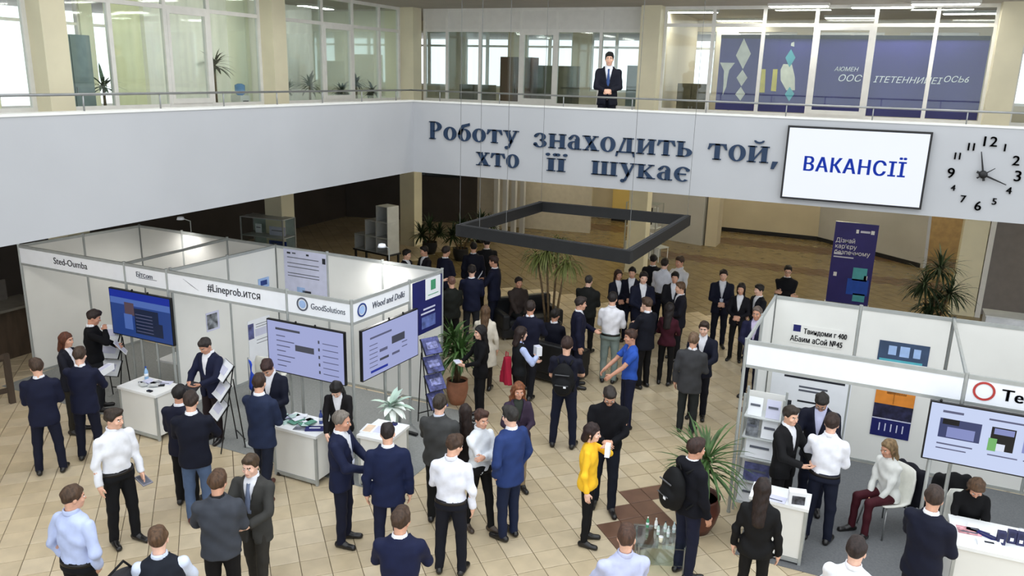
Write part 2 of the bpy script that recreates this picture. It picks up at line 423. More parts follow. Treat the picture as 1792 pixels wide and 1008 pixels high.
for j, x in enumerate((-9.6, -6.8, -4.0, -1.2, 1.6, 4.4)):  # lamp rows added out of view to light the gallery columns and window heads
    r = empty('gallery_lamp', (x, 15.0, ZC), 0, 'lit ceiling lamp of the back gallery, %s from the left' % (_names+['sixth'])[j], 'lamp', 'ceiling lamps of the galleries')
    b = MB(); b.box((0, 0, -.03), (1.2, .24, .06)); b.build('housing', M_white, r); b = MB(); b.box((0, 0, -.064), (1.14, .18, .008)); b.build('diffuser', mat('gallery_lamp_diffuser', (1, 1, 1), .4, emit=16.0, ecol=(1, .96, .88)), r)
for j, y in enumerate((4.0, 6.6, 9.2, 11.8)):
    r = empty('gallery_lamp', (-10.3, y, ZC), R(90), 'lit ceiling lamp of the left gallery, %s from the front' % _names[j], 'lamp', 'ceiling lamps of the galleries')
    b = MB(); b.box((0, 0, -.03), (1.2, .24, .06)); b.build('housing', M_white, r); b = MB(); b.box((0, 0, -.064), (1.14, .18, .008)); b.build('diffuser', MATS['gallery_lamp_diffuser'], r)
for j, (x, y) in enumerate(((-13.6, 5.2), (-11.6, 5.2), (-9.8, 5.2), (-13.6, 7.4), (-11.6, 7.4), (-9.8, 7.4))):  # unseen lamps added to brighten the fascia and visitors of the left stand
    r = empty('hall_lamp', (x, y, Z0+.02), 0, 'white square ceiling lamp, %s from the left in the %s row before the left stand' % (_names[j % 3], ['front', 'rear'][j//3]), 'lamp', 'square ceiling lamps before the left stand')
    b = MB(); b.box((0, 0, -.02), (.62, .62, .04)); b.build('frame', M_white, r); b = MB(); b.box((0, 0, -.043), (.56, .56, .006)); b.build('diffuser', mat('front_lamp_diffuser', (1, 1, 1), .4, emit=13.0, ecol=(1, .97, .92)), r)

# ================================================================== people
def surfnet(F, o, h):
    """naive surface nets: quads of the zero surface of a sampled field"""
    s = F < 0
    nx, ny, nz = F.shape
    acc = np.zeros((nx-1, ny-1, nz-1, 3)); cnt = np.zeros((nx-1, ny-1, nz-1))
    offs = [(0, 0, 0), (1, 0, 0), (0, 1, 0), (1, 1, 0), (0, 0, 1), (1, 0, 1), (0, 1, 1), (1, 1, 1)]
    sl = lambda a: F[a[0]:nx-1+a[0], a[1]:ny-1+a[1], a[2]:nz-1+a[2]]
    for ax in range(3):
        for a in offs:
            if a[ax]: continue
            b = list(a); b[ax] = 1
            fa, fb = sl(a), sl(b); cr = (fa < 0) != (fb < 0)
            t = np.where(cr, fa/np.where(cr, fa-fb, 1), 0)
            for k in range(3):
                acc[..., k] += np.where(cr, a[k]+(t if k == ax else 0), 0)
            cnt += cr
    act = cnt > 0
    idx = -np.ones(act.shape, int); idx[act] = np.arange(act.sum())
    ijk = np.argwhere(act)
    V = (ijk+acc[act]/cnt[act][:, None])*h+o
    Q = []
    for ax in range(3):
        u, v = [(1, 2), (2, 0), (0, 1)][ax]
        sa = [slice(None)]*3; sb = [slice(None)]*3
        sa[ax] = slice(0, -1); sb[ax] = slice(1, None)
        ch = s[tuple(sa)] != s[tuple(sb)]
        e = np.argwhere(ch); e = e[(e[:, u] > 0) & (e[:, v] > 0) & (e[:, u] < F.shape[u]-1) & (e[:, v] < F.shape[v]-1)]
        if not len(e): continue
        ins = s[e[:, 0], e[:, 1], e[:, 2]]
        def cell(du, dv):
            c = e.copy(); c[:, u] -= du; c[:, v] -= dv; return idx[c[:, 0], c[:, 1], c[:, 2]]
        q = np.stack([cell(1, 1), cell(0, 1), cell(0, 0), cell(1, 0)], 1)
        q[~ins] = q[~ins][:, ::-1]
        Q.append(q)
    Q = np.concatenate(Q) if Q else np.zeros((0, 4), int)
    Q = Q[(Q >= 0).all(1)]
    return V, Q
def sd_seg(P, a, b, ra, rb):
    a = np.asarray(a, float); ab = np.asarray(b, float)-a; pa = P-a
    t = np.clip((pa@ab)/max(ab@ab, 1e-9), 0, 1)
    return np.linalg.norm(pa-t[..., None]*ab, axis=-1)-(ra+(rb-ra)*t)
def sd_ell(P, c, r):
    q = (P-np.asarray(c, float)); r = np.asarray(r, float)
    k0 = np.linalg.norm(q/r, axis=-1); k1 = np.linalg.norm(q/r**2, axis=-1)+1e-9
    return k0*(k0-1)/k1
def smin(a, b, k):
    h = np.clip(.5+.5*(b-a)/k, 0, 1); return b*(1-h)+a*h-k*h*(1-h)
def grid(lo, hi, h):
    lo = np.asarray(lo, float)-2*h; hi = np.asarray(hi, float)+2*h; n = np.ceil((hi-lo)/h).astype(int)+1
    ax = [lo[i]+h*np.arange(n[i]) for i in range(3)]
    return np.stack(np.meshgrid(*ax, indexing='ij'), -1), lo
def rotx(a): c, s = math.cos(a), math.sin(a); return np.array([[1, 0, 0], [0, c, -s], [0, s, c]])
def roty(a): c, s = math.cos(a), math.sin(a); return np.array([[c, 0, s], [0, 1, 0], [-s, 0, c]])
def rotz(a): c, s = math.cos(a), math.sin(a); return np.array([[c, -s, 0], [s, c, 0], [0, 0, 1]])

# torso profile, metres for a 1.75 m body: height, half width, half depth
PROF_M = np.array([[.74, .185, .125], [.93, .178, .122], [1.06, .160, .112], [1.24, .182, .125], [1.36, .186, .116], [1.43, .160, .098], [1.475, .090, .074], [1.53, .058, .060]])
PROF_F = np.array([[.74, .188, .128], [.93, .176, .122], [1.06, .130, .096], [1.24, .152, .118], [1.36, .156, .102], [1.43, .128, .084], [1.475, .078, .064], [1.53, .048, .052]])
# hand targets in the upper-body frame (person's left is +x, facing is -y), left side
ARMS = {
    'down': ((.255, -.03, .80), (.5, .6, 0)), 'relax': ((.24, -.10, .84), (.5, .8, 0)), 'pocket': ((.195, -.045, .90), (.9, .7, 0)),
    'belly': ((.045, -.23, 1.05), (.8, .5, -.4)), 'chest': ((.07, -.29, 1.20), (.8, .3, -.6)), 'hold': ((.10, -.33, 1.08), (.8, .4, -.5)),
    'cross': ((-.10, -.20, 1.18), (.9, .1, -.6)), 'crossu': ((-.12, -.24, 1.14), (.9, .1, -.6)), 'reach': ((.16, -.48, 1.15), (.6, .2, -.8)), 'reachlow': ((.16, -.42, .98), (.6, .3, -.6)),
    'face': ((.06, -.20, 1.42), (.9, -.1, -.8)), 'back': ((.06, .20, .95), (.9, .5, 0)), 'lap': ((.05, -.34, .76), (.8, .4, -.3)), 'out': ((.36, -.38, 1.10), (.5, .5, -.6)),
    'hip': ((.22, -.02, 1.0), (.9, .6, 0)), 'table': ((.14, -.36, .95), (.8, .3, -.5)), 'high': ((.10, -.24, 1.62), (.9, -.1, -.5)),
}
SKIN = [srgb(226, 178, 152), srgb(214, 164, 138), srgb(232, 188, 166), srgb(205, 152, 126)]
def fabric(c, kind='f'):
    if max(c) < 120 and max(c)-min(c) < 70: c = tuple(int(v*.72) for v in c)
    key = 'fabric_%s_%d_%d_%d' % (kind, *c)
    sh = {'f': .75, 'k': .9, 's': .6}[kind]
    return mat(key, srgb(*c), sh, var=.05, scale=9, bump=.12, bscale=220, spec=.25)
PEOPLE = []
def person(head, h=1.76, face=0.0, top='suit', topc=(28, 34, 62), legc=(24, 28, 50), hairc=(50, 38, 30), hair='short', arms=('down', 'down'), sex='m',
           label='', lean=0.0, hyaw=0.0, hpitch=.12, stance=.10, step=0.0, seat=None, shirtc=(232, 234, 240), tie=None, shoec=(22, 20, 20), res=1.0, twist=0.0,
           sleevec=None, extra=(), skin=None, hem=None, build=1.0, bend=0.0, at=None, base=0.0, group=None):
    """head: pixel of the crown; at: floor point instead; face: 0 towards the camera, +90 to the right of the picture, 180 away"""
    i = len(PEOPLE); r_ = np.random.default_rng(100+i)
    S = h/1.75
    if max(hairc) < 200: hairc = tuple(int(v*k_) for v, k_ in zip(hairc, (.70, .72, .74)))
    lean = R(lean); hy = R(hyaw)
    # ---------------- skeleton in a local frame (metres of a 1.75 m body)
    pel = np.array([0, 0, .93]) if seat is None else np.array([0, 0, seat/S+.08])
    dz = pel-np.array([0, 0, .93])
    Rt = rotz(R(twist))@rotx(lean)
    ub = lambda p: Rt@(np.asarray(p, float)-np.array([0, 0, .93]))+pel     # upper-body frame -> local
    w = (.185 if sex == 'm' else .155)*build
    Z1 = {}
    sh = [ub((s*w, .005, 1.388)) for s in (1, -1)]
    wr = []; el = []
    for k, s in enumerate((1, -1)):
        a = arms[k]
        tgt, pole = ARMS[a] if isinstance(a, str) else (a, (.7, .5, -.4))
        m_ = np.array([s, 1, 1]); T = ub(np.asarray(tgt)*m_); pv = Rt@(np.asarray(pole)*m_)
        d = T-sh[k]; L1, L2 = .285, .25; D = np.linalg.norm(d)
        if D > L1+L2-.005: T = sh[k]+d/D*(L1+L2-.005); d = T-sh[k]; D = np.linalg.norm(d)
        x = (D*D+L1*L1-L2*L2)/(2*D); hgt = math.sqrt(max(L1*L1-x*x, 0)); u = d/D
        pv = pv-(pv@u)*u; pv /= max(np.linalg.norm(pv), 1e-6)
        el.append(sh[k]+u*x+pv*hgt); wr.append(T)
    hip = [pel+np.array([s*.085, 0, -.03]) for s in (1, -1)]
    kn = []; an = []
    for k, s in enumerate((1, -1)):
        if seat is None:
            fwd = step*(1 if k == 0 else -1)
            an.append(np.array([s*(.055+stance*.5), -fwd, .085])); 
            kn.append(np.array([s*(.075+stance*.28), -fwd*.45-.02-bend, .50]))
        else:
            kn.append(pel+np.array([s*.11, -.42, -.02])); an.append(np.array([s*.12, -.42-.02+(.10*step), .085]))
    neck = ub((0, .012, 1.485)); 
    HC0 = np.array([0, -.012, 1.632])
    Hr = Rt@rotz(hy)@rotx(R(hpitch*60) if abs(hpitch) < 1.01 else R(hpitch))
    HC = neck+Rt@rotz(hy)@rotx(R(hpitch*45))@np.array([0, -.022, .147])
    prof = (PROF_M if sex == 'm' else PROF_F).copy(); prof[:6, 1] *= build; prof[:6, 2] *= build*.5+.5
    iRt = Rt.T
    def to_ub(P): return (P-pel)@iRt.T+np.array([0, 0, .93])
    ph = r_.uniform(0, 6.28, 8)
    def wrk(P, amp=.004):
        x, y, z = P[..., 0], P[..., 1], P[..., 2]
        return amp*(np.sin(34*z+5*np.sin(7*x+ph[0])+6*y+ph[1])*.6+np.sin(21*z-16*x+9*y+ph[2])*.5+np.sin(47*x+13*z+ph[3])*.3)
    def torso(P, z0, z1, off=0.0, flare=0.0):
        q = to_ub(P); z = q[..., 2]
        a = np.interp(z, prof[:, 0], prof[:, 1])+off; b = np.interp(z, prof[:, 0], prof[:, 2])+off
        if flare: fz = np.clip((.95-z), 0, 1)*flare; a = a+fz; b = b+fz
        k = np.hypot(q[..., 0]/a, (q[..., 1]-.005)/b)
        f = (k-1)*np.minimum(a, b)*.92
        return np.maximum(np.maximum(f, z0-z), z-z1), q
    skinc = skin if skin is not None else SKIN[i % 4]
    msk = mat('skin_%d' % (SKIN.index(skinc) if skinc in SKIN else 9), skinc, .5, var=.05, scale=20, spec=.4)
    mlip = mat('lips', srgb(192, 124, 110), .5); mwhite = mat('eye_white', srgb(235, 235, 232), .3); miris = mat('eye_iris', srgb(46, 36, 30), .25)
    mhair = mat('hair_%d_%d_%d' % hairc, srgb(*hairc), .55, var=.22, scale=40, bump=.5, bscale=120, spec=.35, stretch=(1, 1, .25))
    res_ = res
    root = None
    parts = []
    def emit(name, V, Q, mats, idx=None, label=None):
        me = np_mesh(name, np.asarray(V)*S, Q, mats, idx); parts.append((name, me, label))
    # ---------------- body: head, neck, hands, and the limbs under the clothes, one mesh
    BV = []; BF = []; BI = []; nb = 0
    def addb(V, Q, ix):
        nonlocal nb
        BV.append(V); BF.append(np.asarray(Q)+nb); BI.append(np.full(len(Q), ix) if np.isscalar(ix) else ix); nb += len(V)
    hh = .0115*max(1, res_*.95)
    nbs = Hr.T@(ub((0, .016, 1.43))-HC)
    P, o = grid((min(-.10, nbs[0]-.07), min(-.135, nbs[1]-.07), min(-.19, nbs[2]-.03)), (max(.10, nbs[0]+.07), max(.125, nbs[1]+.07), .135), hh)
    f = sd_ell(P, (0, .014, .036), (.074, .095, .086))
    jw = .058 if sex == 'm' else .053
    f = smin(f, sd_ell(P, (0, -.022, -.035), (jw, .070, .080)), .03)
    f = smin(f, sd_ell(P, (0, -.058, -.090), (.030, .030, .022)), .03)
    f = smin(f, sd_seg(P, (0, -.088, .008), (0, -.108, -.028), .007, .0125), .012)
    f = smin(f, sd_seg(P, (-.034, -.078, .026), (.034, -.078, .026), .011, .011), .015)
    for s in (1, -1):
        f = -smin(-f, sd_ell(P, (s*.031, -.104, .005), (.018, .016, .011)), .010)
        f = smin(f, sd_ell(P, (s*.045, -.062, -.026), (.022, .022, .020)), .02)
        f = smin(f, sd_ell(P, (s*.077, .012, -.008), (.009, .020, .031)), .008)
    f = smin(f, sd_ell(P, (0, -.086, -.060), (.024, .012, .009)), .008)
    nr = .054 if sex == 'm' else .045
    f = smin(f, sd_seg(P, (0, .022, -.05), nbs, nr, nr*.98), .035)
    V, Q = surfnet(f, o, hh)
    c = V[Q].mean(1); ix = np.zeros(len(Q), int)
    ix[(np.abs(c[:, 0]) < .020) & (c[:, 1] < -.080) & (np.abs(c[:, 2]+.060) < .0065)] = 1
    ix[(np.abs(np.abs(c[:, 0])-.031) < .020) & (c[:, 1] < -.072) & (c[:, 2] > .019) & (c[:, 2] < .031)] = 2
    if 'beard' in extra: ix[(c[:, 1] < .0) & (c[:, 2] < -.035) & (c[:, 2] > -.115) & ~((np.abs(c[:, 0]) < .03) & (c[:, 2] > -.045)) & (ix != 1)] = 2
    xf = lambda V: V@Hr.T+HC
    addb(xf(V), Q, ix)
    eb = MB()
    for s in (1, -1):
        eb.sphere((s*.031, -.081, .005), (.0115, .011, .0075), None, 8, 6)
    n0 = len(eb.f)
    for s in (1, -1): eb.sphere((s*.031, -.088, .005), (.0065, .005, .0065), None, 8, 5)
    ev = np.array(eb.v); eq = np.array([list(q)+([q[-1]] if len(q) == 3 else []) for q in eb.f])
    EV, EQ = ev, eq
    addb(xf(EV), EQ, np.array([3]*n0+[4]*(len(eb.f)-n0)))
    # hands
    hg = .0072*max(1, res_)
    for k, s in enumerate((1, -1)):
        d = wr[k]-el[k]; d /= np.linalg.norm(d)
        a = arms[k]
        pn = np.array([-s, 0, 0.0])
        if not isinstance(a, str) or a in ('belly', 'hold', 'chest', 'reach', 'reachlow', 'table', 'lap', 'out'): pn = np.array([-s*.8, .1, -.6]) if a != 'hold' else np.array([-s*.7, .2, .7])
        pn = pn-(pn@d)*d; pn /= np.linalg.norm(pn); sd = np.cross(d, pn)*s*(-1)   # thumb side
        curl = .55 if a in ('down', 'pocket', 'back', 'relax') else .9
        W = wr[k]; lo = W-.15; hi = W+.15
        Mx = np.stack([sd, d, pn], 1)       # hand frame columns
        Pg, og = grid((-.065, -.03, -.05), (.085, .20, .10), hg)
        f = sd_ell(Pg, (0, .045, .004), (.043, .056, .018))
        f = smin(f, sd_seg(Pg, (0, -.03, 0), (0, .02, 0), .030, .030), .02)
        for j, (fx, fl) in enumerate(((.030, .070), (.010, .080), (-.010, .074), (-.029, .058))):
            b0 = np.array([fx, .088-abs(fx-.003)*.25, .004]); c1 = curl*(.55+.05*j)
            p1 = b0+np.array([0, math.cos(c1*.8), math.sin(c1*.8)])*fl*.52; p2 = p1+np.array([0, math.cos(c1*1.9), math.sin(c1*1.9)])*fl*.48
            f = smin(f, np.minimum(sd_seg(Pg, b0, p1, .0098, .0088), sd_seg(Pg, p1, p2, .0088, .0075)), .004)
        t0 = np.array([.036, .015, .008]); t1 = np.array([.062, .052, .022]); t2 = np.array([.058, .084, .034])
        f = smin(f, np.minimum(sd_seg(Pg, t0, t1, .014, .0112), sd_seg(Pg, t1, t2, .0112, .0090)), .008)
        V, Q = surfnet(f, og, hg)
        if np.linalg.det(Mx) < 0: Q = Q[:, ::-1]
        addb((V*.92)@Mx.T+W, Q, 0)
    tb = MB(); av = 1.0 if sex == 'm' and sleevec is None else .82
    for k in (0, 1):
        tb.tube([sh[k], (sh[k]+el[k])/2, el[k]], [q_*av for q_ in (.045, .045, .036)], 12); tb.tube([el[k], el[k]*.7+wr[k]*.3, wr[k]], [q_*av for q_ in (.036, .038, .026)], 12)
        tb.tube([hip[k], kn[k]], [.07, .05], 8); tb.tube([kn[k], an[k]], [.05, .035], 8)
    tb.tube([pel+np.array([0, 0, -.05]), ub((0, 0, 1.08)), ub((0, 0, 1.3)), ub((0, 0, 1.42)), neck], [.10, .075, .085, .055, .042], 10)
    q4 = [f for f in tb.f if len(f) == 4]
    addb(np.array(tb.v), np.array(q4), 0)
    emit('body', np.concatenate(BV), np.concatenate(BF), [msk, mlip, mhair, mwhite, miris], np.concatenate(BI))
    # ---------------- hair
    if hair != 'bald':
        g = .0125*max(1, res_*.95); long_ = hair in ('long', 'curly', 'bob', 'shoulder', 'pony')
        lowz = {'long': -.44, 'curly': -.34, 'bob': -.17, 'shoulder': -.25, 'pony': -.30}.get(hair, -.12)
        P, o = grid((-.16 if hair == 'curly' else -.115, -.13, lowz), (.16 if hair == 'curly' else .115, .18, .165), g)
        x, y, z = P[..., 0], P[..., 1], P[..., 2]
        nz = (np.sin(75*x+ph[0]+20*y)+np.sin(68*y+51*z+ph[1])+np.sin(58*z+60*x+ph[2]))*.0024
        th = {'crop': .0105, 'grey': .012}.get(hair, .013)
        f = sd_ell(P, (0, .016, .038), (.075+th, .096+th, .088+th*1.15))+nz*1.3
        if hair in ('short', 'quiff'): f = smin(f, sd_ell(P, (.012, -.045, .105), (.060, .050, .030)), .03)
        yl = np.array([-.12, -.085, -.055, -.02, .012, .03, .07, .12]); zl = np.array([.070, .066, .052, -.012, .0, -.03, -.055, -.075])
        if hair == 'grey': zl = zl+np.array([.02, .02, .018, 0, 0, 0, 0, 0])
        if long_: zl = np.array([.075, .070, .045, -.02, -.5, -.5, -.5, -.5])
        if long_:
            back = sd_seg(P*np.array([.72, 1.0, 1]), (0, .055, .02), (0, .085 if hair != 'pony' else .11, lowz+.07), .066 if hair != 'pony' else .05, .055 if hair != 'curly' else .09)
            f = smin(f, back+nz*(2.2 if hair == 'curly' else .7), .03)
            if hair != 'pony':
                for s in (1, -1):
                    f = smin(f, sd_seg(P, (s*.066, -.012, .02), (s*(.078 if hair != 'curly' else .11), -.03, max(lowz+.05, -.24)), .024, .026 if hair != 'curly' else .045)+nz*(2 if hair == 'curly' else .7), .02)
        if hair == 'curly': f = f+.008*np.sin(70*x+ph[3])*np.sin(66*z+ph[4])*np.sin(60*y)
        f = np.maximum(f, np.interp(y, yl, zl)-z); f = np.minimum(f, np.maximum(sd_ell(P, (0, .016, .038), (.079, .100, .092)), np.interp(y, yl, zl)-z))
        f = np.maximum(f, -sd_ell(P, (0, -.085, -.045), (.053, .075, .105)))
        V, Q = surfnet(f, o, g)
        emit('hair', xf(V), Q, [mhair])
    # ---------------- tops
    tg = .017*res_
    suit = top in ('suit', 'coat', 'blazer')
    off = {'suit': .016, 'blazer': .014, 'coat': .024, 'shirt': .004, 'sweater': .010, 'tee': .003, 'vest': .010, 'hoodie': .020, 'jacket': .020, 'dress': .004}[top]
    z0 = hem if hem is not None else {'suit': .775, 'blazer': .80, 'coat': .55, 'shirt': .955, 'sweater': .87, 'tee': .90, 'vest': .90, 'hoodie': .86, 'jacket': .84, 'dress': .42}[top]
    if seat is not None: z0 = max(z0, .86)
    z1 = 1.495 if top not in ('hoodie', 'jacket') else 1.51
    pts = np.array(sh+el+wr+[pel, ub((0, 0, 1.5)), ub((.2, .15, z0)), ub((-.2, -.15, z0)), ub((.2, -.2, z0)), ub((-.2, .2, z0))])
    P, o = grid(pts.min(0)-.16, pts.max(0)+.16, tg)
    f, q = torso(P, z0, z1, off, flare=(.10 if top == 'coat' else .16 if top == 'dress' else 0))
    xq, yq, zq = q[..., 0], q[..., 1], q[..., 2]
    vw = None
    if suit:
        vb = 1.10 if top != 'coat' else 1.16
        vw = np.clip((zq-vb)/(1.45-vb), 0, 1.3)*.070
        f = f-.008*np.exp(-((np.abs(xq)-vw-.020)/.018)**2)*((yq < 0) & (zq > vb))
    sl = {'tee': .45, 'vest': -1}.get(top, 1.0)
    AR = (.068, .056, .047) if suit or top in ('jacket', 'hoodie') else (.060, .050, .042)
    if sex == 'f': AR = tuple(a*.86 for a in AR)
    def sleeves(P, AR, sl, shrink=0.0):
        fs = None
        for k in (0, 1):
            s1 = sd_seg(P, sh[k], el[k], AR[0]-shrink, AR[1]-shrink)
            if sl < .9: 
                e = sh[k]+(el[k]-sh[k])*.75; s1 = sd_seg(P, sh[k], e, AR[0], AR[1]+.006)
                dd = (el[k]-sh[k]); dd = dd/np.linalg.norm(dd); s1 = np.maximum(s1, (P-e)@dd)
                g_ = s1
            else:
                e = el[k]+(wr[k]-el[k])*.97; dd = (wr[k]-el[k])/np.linalg.norm(wr[k]-el[k])
                s2 = np.maximum(sd_seg(P, el[k], wr[k]+dd*.03, AR[1]-shrink, AR[2]-shrink), (P-e)@dd)
                g_ = smin(s1, s2, .018)+wrk(P, .0045)*np.exp(-(np.linalg.norm(P-el[k], axis=-1)/.12)**2)
            fs = g_ if fs is None else np.minimum(fs, g_)
        return fs
    if sl > 0:
        f = smin(f, sleeves(P, AR, sl), .022)
    f = f+wrk(P, .0038 if suit else .0068)
    if suit: f = np.maximum(f, -np.maximum(np.maximum(np.abs(xq)-vw, yq+.02), vb-zq))
    if top == 'coat' or suit: f = np.maximum(f, -np.maximum(np.maximum(np.abs(xq)-(.012+np.clip(.95-zq, 0, 1)*.12), yq+.03), zq-.93))
    if top == 'vest' or top == 'tee': f = np.maximum(f, -np.maximum(np.maximum(np.abs(xq)-np.clip(zq-1.30, 0, 1)*.35, yq+.02), 1.30-zq))
    if top == 'hoodie': f = smin(f, sd_ell(q, (0, .10, 1.46), (.115, .065, .06)), .03)
    V, Q = surfnet(f, o, tg)
    tname = {'suit': 'jacket', 'blazer': 'jacket', 'coat': 'coat', 'shirt': 'shirt', 'sweater': 'sweater', 'tee': 'shirt', 'vest': 'vest', 'hoodie': 'hooded_jacket', 'jacket': 'jacket', 'dress': 'dress'}[top]
    emit(tname, V, Q, [fabric(topc, 'k' if top in ('sweater', 'hoodie') else 'f')])
    # shirt seen inside jacket, or sleeves of a vest
    if suit or top in ('vest', 'sweater', 'jacket', 'hoodie'):
        full = top == 'vest'
        g = tg*(1.0 if full else 1.05)
        if not full:
            lo = ub((-.14, -.15, 1.06)); hi = ub((.14, .12, 1.56)); lo, hi = np.minimum(lo, hi)-.03, np.maximum(lo, hi)+.03
            P, o = grid(lo, hi, g)
        f, q = torso(P, 1.02 if not full else .92, 1.50, -.003 if suit else -.006)
        if full: f = smin(f, sleeves(P, (.058, .050, .042), 1.0), .02)+wrk(P, .004)
        col = np.maximum(np.abs(np.hypot(q[..., 0]/1.0, (q[..., 1]-.012)/1.05)-.062)-.009, np.abs(q[..., 2]-1.505+.25*np.clip(-q[..., 1]-.01, 0, .1))-.026)
        if sex == 'f': col = col+.006
        f = np.minimum(f, col)
        V, Q = surfnet(f, o, g); emit('shirt', V, Q, [fabric(sleevec or shirtc, 's')])
    elif top == 'shirt':
        lo = ub((-.1, -.1, 1.46)); hi = ub((.1, .1, 1.56)); lo, hi = np.minimum(lo, hi)-.04, np.maximum(lo, hi)+.04
        g = .011*max(1, res_); P, o = grid(lo, hi, g); q = to_ub(P)
        f = np.maximum(np.abs(np.hypot(q[..., 0], (q[..., 1]-.012)/1.05)-.064)-.008, np.abs(q[..., 2]-1.503+.25*np.clip(-q[..., 1]-.01, 0, .1))-.028)
        V, Q = surfnet(f, o, g); emit('collar', V, Q, [fabric(topc, 's')])
    if tie is not None:
        b = MB(); tz = np.linspace(1.45, 1.10, 6)
        a_ = [np.interp(z, prof[:, 0], prof[:, 2])+.010 for z in tz]; L = []
        for z, y, wd in zip(tz, a_, (.018, .016, .024, .030, .036, .030)):
            L += [ub((-wd, -y, z)), ub((wd, -y, z)), ub((wd, -y+.02, z)), ub((-wd, -y+.02, z))]
        fs = []
        for j in range(5):
            for k in range(4): fs.append((j*4+k, j*4+(k+1) % 4, j*4+4+(k+1) % 4, j*4+4+k))
        emit('tie', np.array(L), np.array(fs), [fabric(tie, 's')])
    # ---------------- trousers
    if top != 'dress' or seat is not None or True:
        kg = .018*res_
        pts = np.array(hip+kn+an+[pel+np.array([0, 0, .16])]); P, o = grid(pts.min(0)-np.array([.13, .16, .04]), pts.max(0)+np.array([.13, .16, .03]), kg)
        tz1 = 1.0 if top == 'shirt' else .95; tof = .010 if top == 'shirt' else -.006
        q = to_ub(P)
        a = np.interp(q[..., 2], prof[:, 0], prof[:, 1])+tof; b_ = np.interp(q[..., 2], prof[:, 0], prof[:, 2])+tof
        f = (np.hypot(q[..., 0]/a, (q[..., 1]-.005)/b_)-1)*np.minimum(a, b_)*.92
        f = np.maximum(np.maximum(f, .88-q[..., 2]), q[..., 2]-tz1)
        slim = .86 if sex == 'f' else 1.0
        for k in (0, 1):
            lg = smin(sd_seg(P, hip[k], kn[k], .096*slim*build, .068*slim), sd_seg(P, kn[k], an[k]-np.array([0, 0, .04]), .068*slim, .054*slim), .02)
            f = smin(f, lg+wrk(P, .004)*np.clip(1.2-np.abs(P[..., 2]-.3)*1.5, .3, 1), .03)
        f = np.maximum(f, .045-P[..., 2])
        V, Q = surfnet(f, o, kg); emit('trousers', V, Q, [fabric(legc)])
        if top == 'shirt' and sex == 'm':
            b = MB(); n = 24; L = []; fs = []
            for z, e in ((.955, .016), (.99, .016), (.99, .006), (.955, .006)):
                a = np.interp(z, prof[:, 0], prof[:, 1])+e; d_ = np.interp(z, prof[:, 0], prof[:, 2])+e
                for k in range(n): L.append(ub((a*math.cos(2*math.pi*k/n), .005+d_*math.sin(2*math.pi*k/n), z)))
            for j in range(4):
                for k in range(n): fs.append((j*n+k, j*n+(k+1) % n, ((j+1) % 4)*n+(k+1) % n, ((j+1) % 4)*n+k))
            emit('belt', np.array(L), np.array(fs), [mat('belt_leather', srgb(24, 20, 18), .4)])
    # ---------------- shoes
    sg = .014*max(1, res_)
    for k, s in enumerate((1, -1)):
        A = an[k]*np.array([1, 1, 0]); yw = s*(.16+.06*r_.random()); dv = np.array([math.sin(yw), -math.cos(yw), 0])
        hl = A-dv*.045+np.array([0, 0, .040]); to = A+dv*.165+np.array([0, 0, .030]); ins = A+np.array([0, 0, .075])
        P, o = grid(np.minimum(hl, to)-.06, np.maximum(hl, to)+.08, sg)
        f = smin(sd_seg(P*np.array([1, 1, 1.0]), hl, to, .041, .038), sd_seg(P, ins, A+dv*.05+np.array([0, 0, .05]), .046, .040), .02)
        f = np.maximum(f, -P[..., 2]+.001); f = np.maximum(f, P[..., 2]-.105)
        V, Q = surfnet(f, o, sg); emit('shoe', V, Q, [mat('shoe_%d_%d_%d' % shoec, srgb(*shoec), .3, var=.08, spec=.5)])
    # ---------------- small worn things
    if 'glasses' in extra:
        b = MB()
        for s in (1, -1):
            for k in range(12):
                a0, a1 = 2*math.pi*k/12, 2*math.pi*(k+1)/12
                b.bar((s*.032+.022*math.cos(a0), -.106, .004+.017*math.sin(a0)), (s*.032+.022*math.cos(a1), -.106, .004+.017*math.sin(a1)), .004)
            b.bar((s*.054, -.106, .008), (s*.078, .01, .008), .004)
        b.bar((-.01, -.107, .008), (.01, -.107, .008), .004)
        emit('glasses', xf(np.array(b.v)), np.array(b.f), [mat('glasses_frame', srgb(20, 18, 18), .3)])
    if 'lanyard' in extra:
        b = MB(); by = np.interp(1.12, prof[:, 0], prof[:, 2])+.03
        b.bar((-.055, -.09, 1.44), (0, -by, 1.14), .012, .004); b.bar((.055, -.09, 1.44), (0, -by, 1.14), .012, .004)
        b.box((0, -by-.004, 1.09), (.075, .006, .10))
        emit('lanyard', np.array([ub(v) for v in b.v]), np.array(b.f), [mat('lanyard_badge', srgb(205, 210, 225), .5)])
    # ---------------- place it
    HCW = np.array([HC[0], HC[1], HC[2]+.125])*S        # crown in the local frame
    d0 = None
    if at is None:
        P0 = atz(head[0], head[1], base+HCW[2])
    else: P0 = np.array([at[0], at[1], base+HCW[2]])
    tocam = math.atan2(-P0[1], -P0[0])       # direction of the camera
    # facing direction: local -y. 0 = towards the camera, + = turned to the picture's right
    ang = tocam+R(face)+math.pi/2
    ca, sa = math.cos(ang), math.sin(ang)
    off2 = np.array([HCW[0]*ca-HCW[1]*sa, HCW[0]*sa+HCW[1]*ca]) if at is None else np.zeros(2)
    loc = np.array([P0[0]-off2[0], P0[1]-off2[1], base])
    root = empty('person', loc, ang, label, 'person', group)
    for nm, me, lb in parts:
        ob = bpy.data.objects.new(nm, me); COL.objects.link(ob); ob.parent = root
    root['hands'] = [float(v) for k in (0, 1) for v in wr[k]*S]
    PEOPLE.append(root)
    tow = lambda p: np.array([loc[0]+p[0]*ca-p[1]*sa, loc[1]+p[0]*sa+p[1]*ca, base+p[2]])
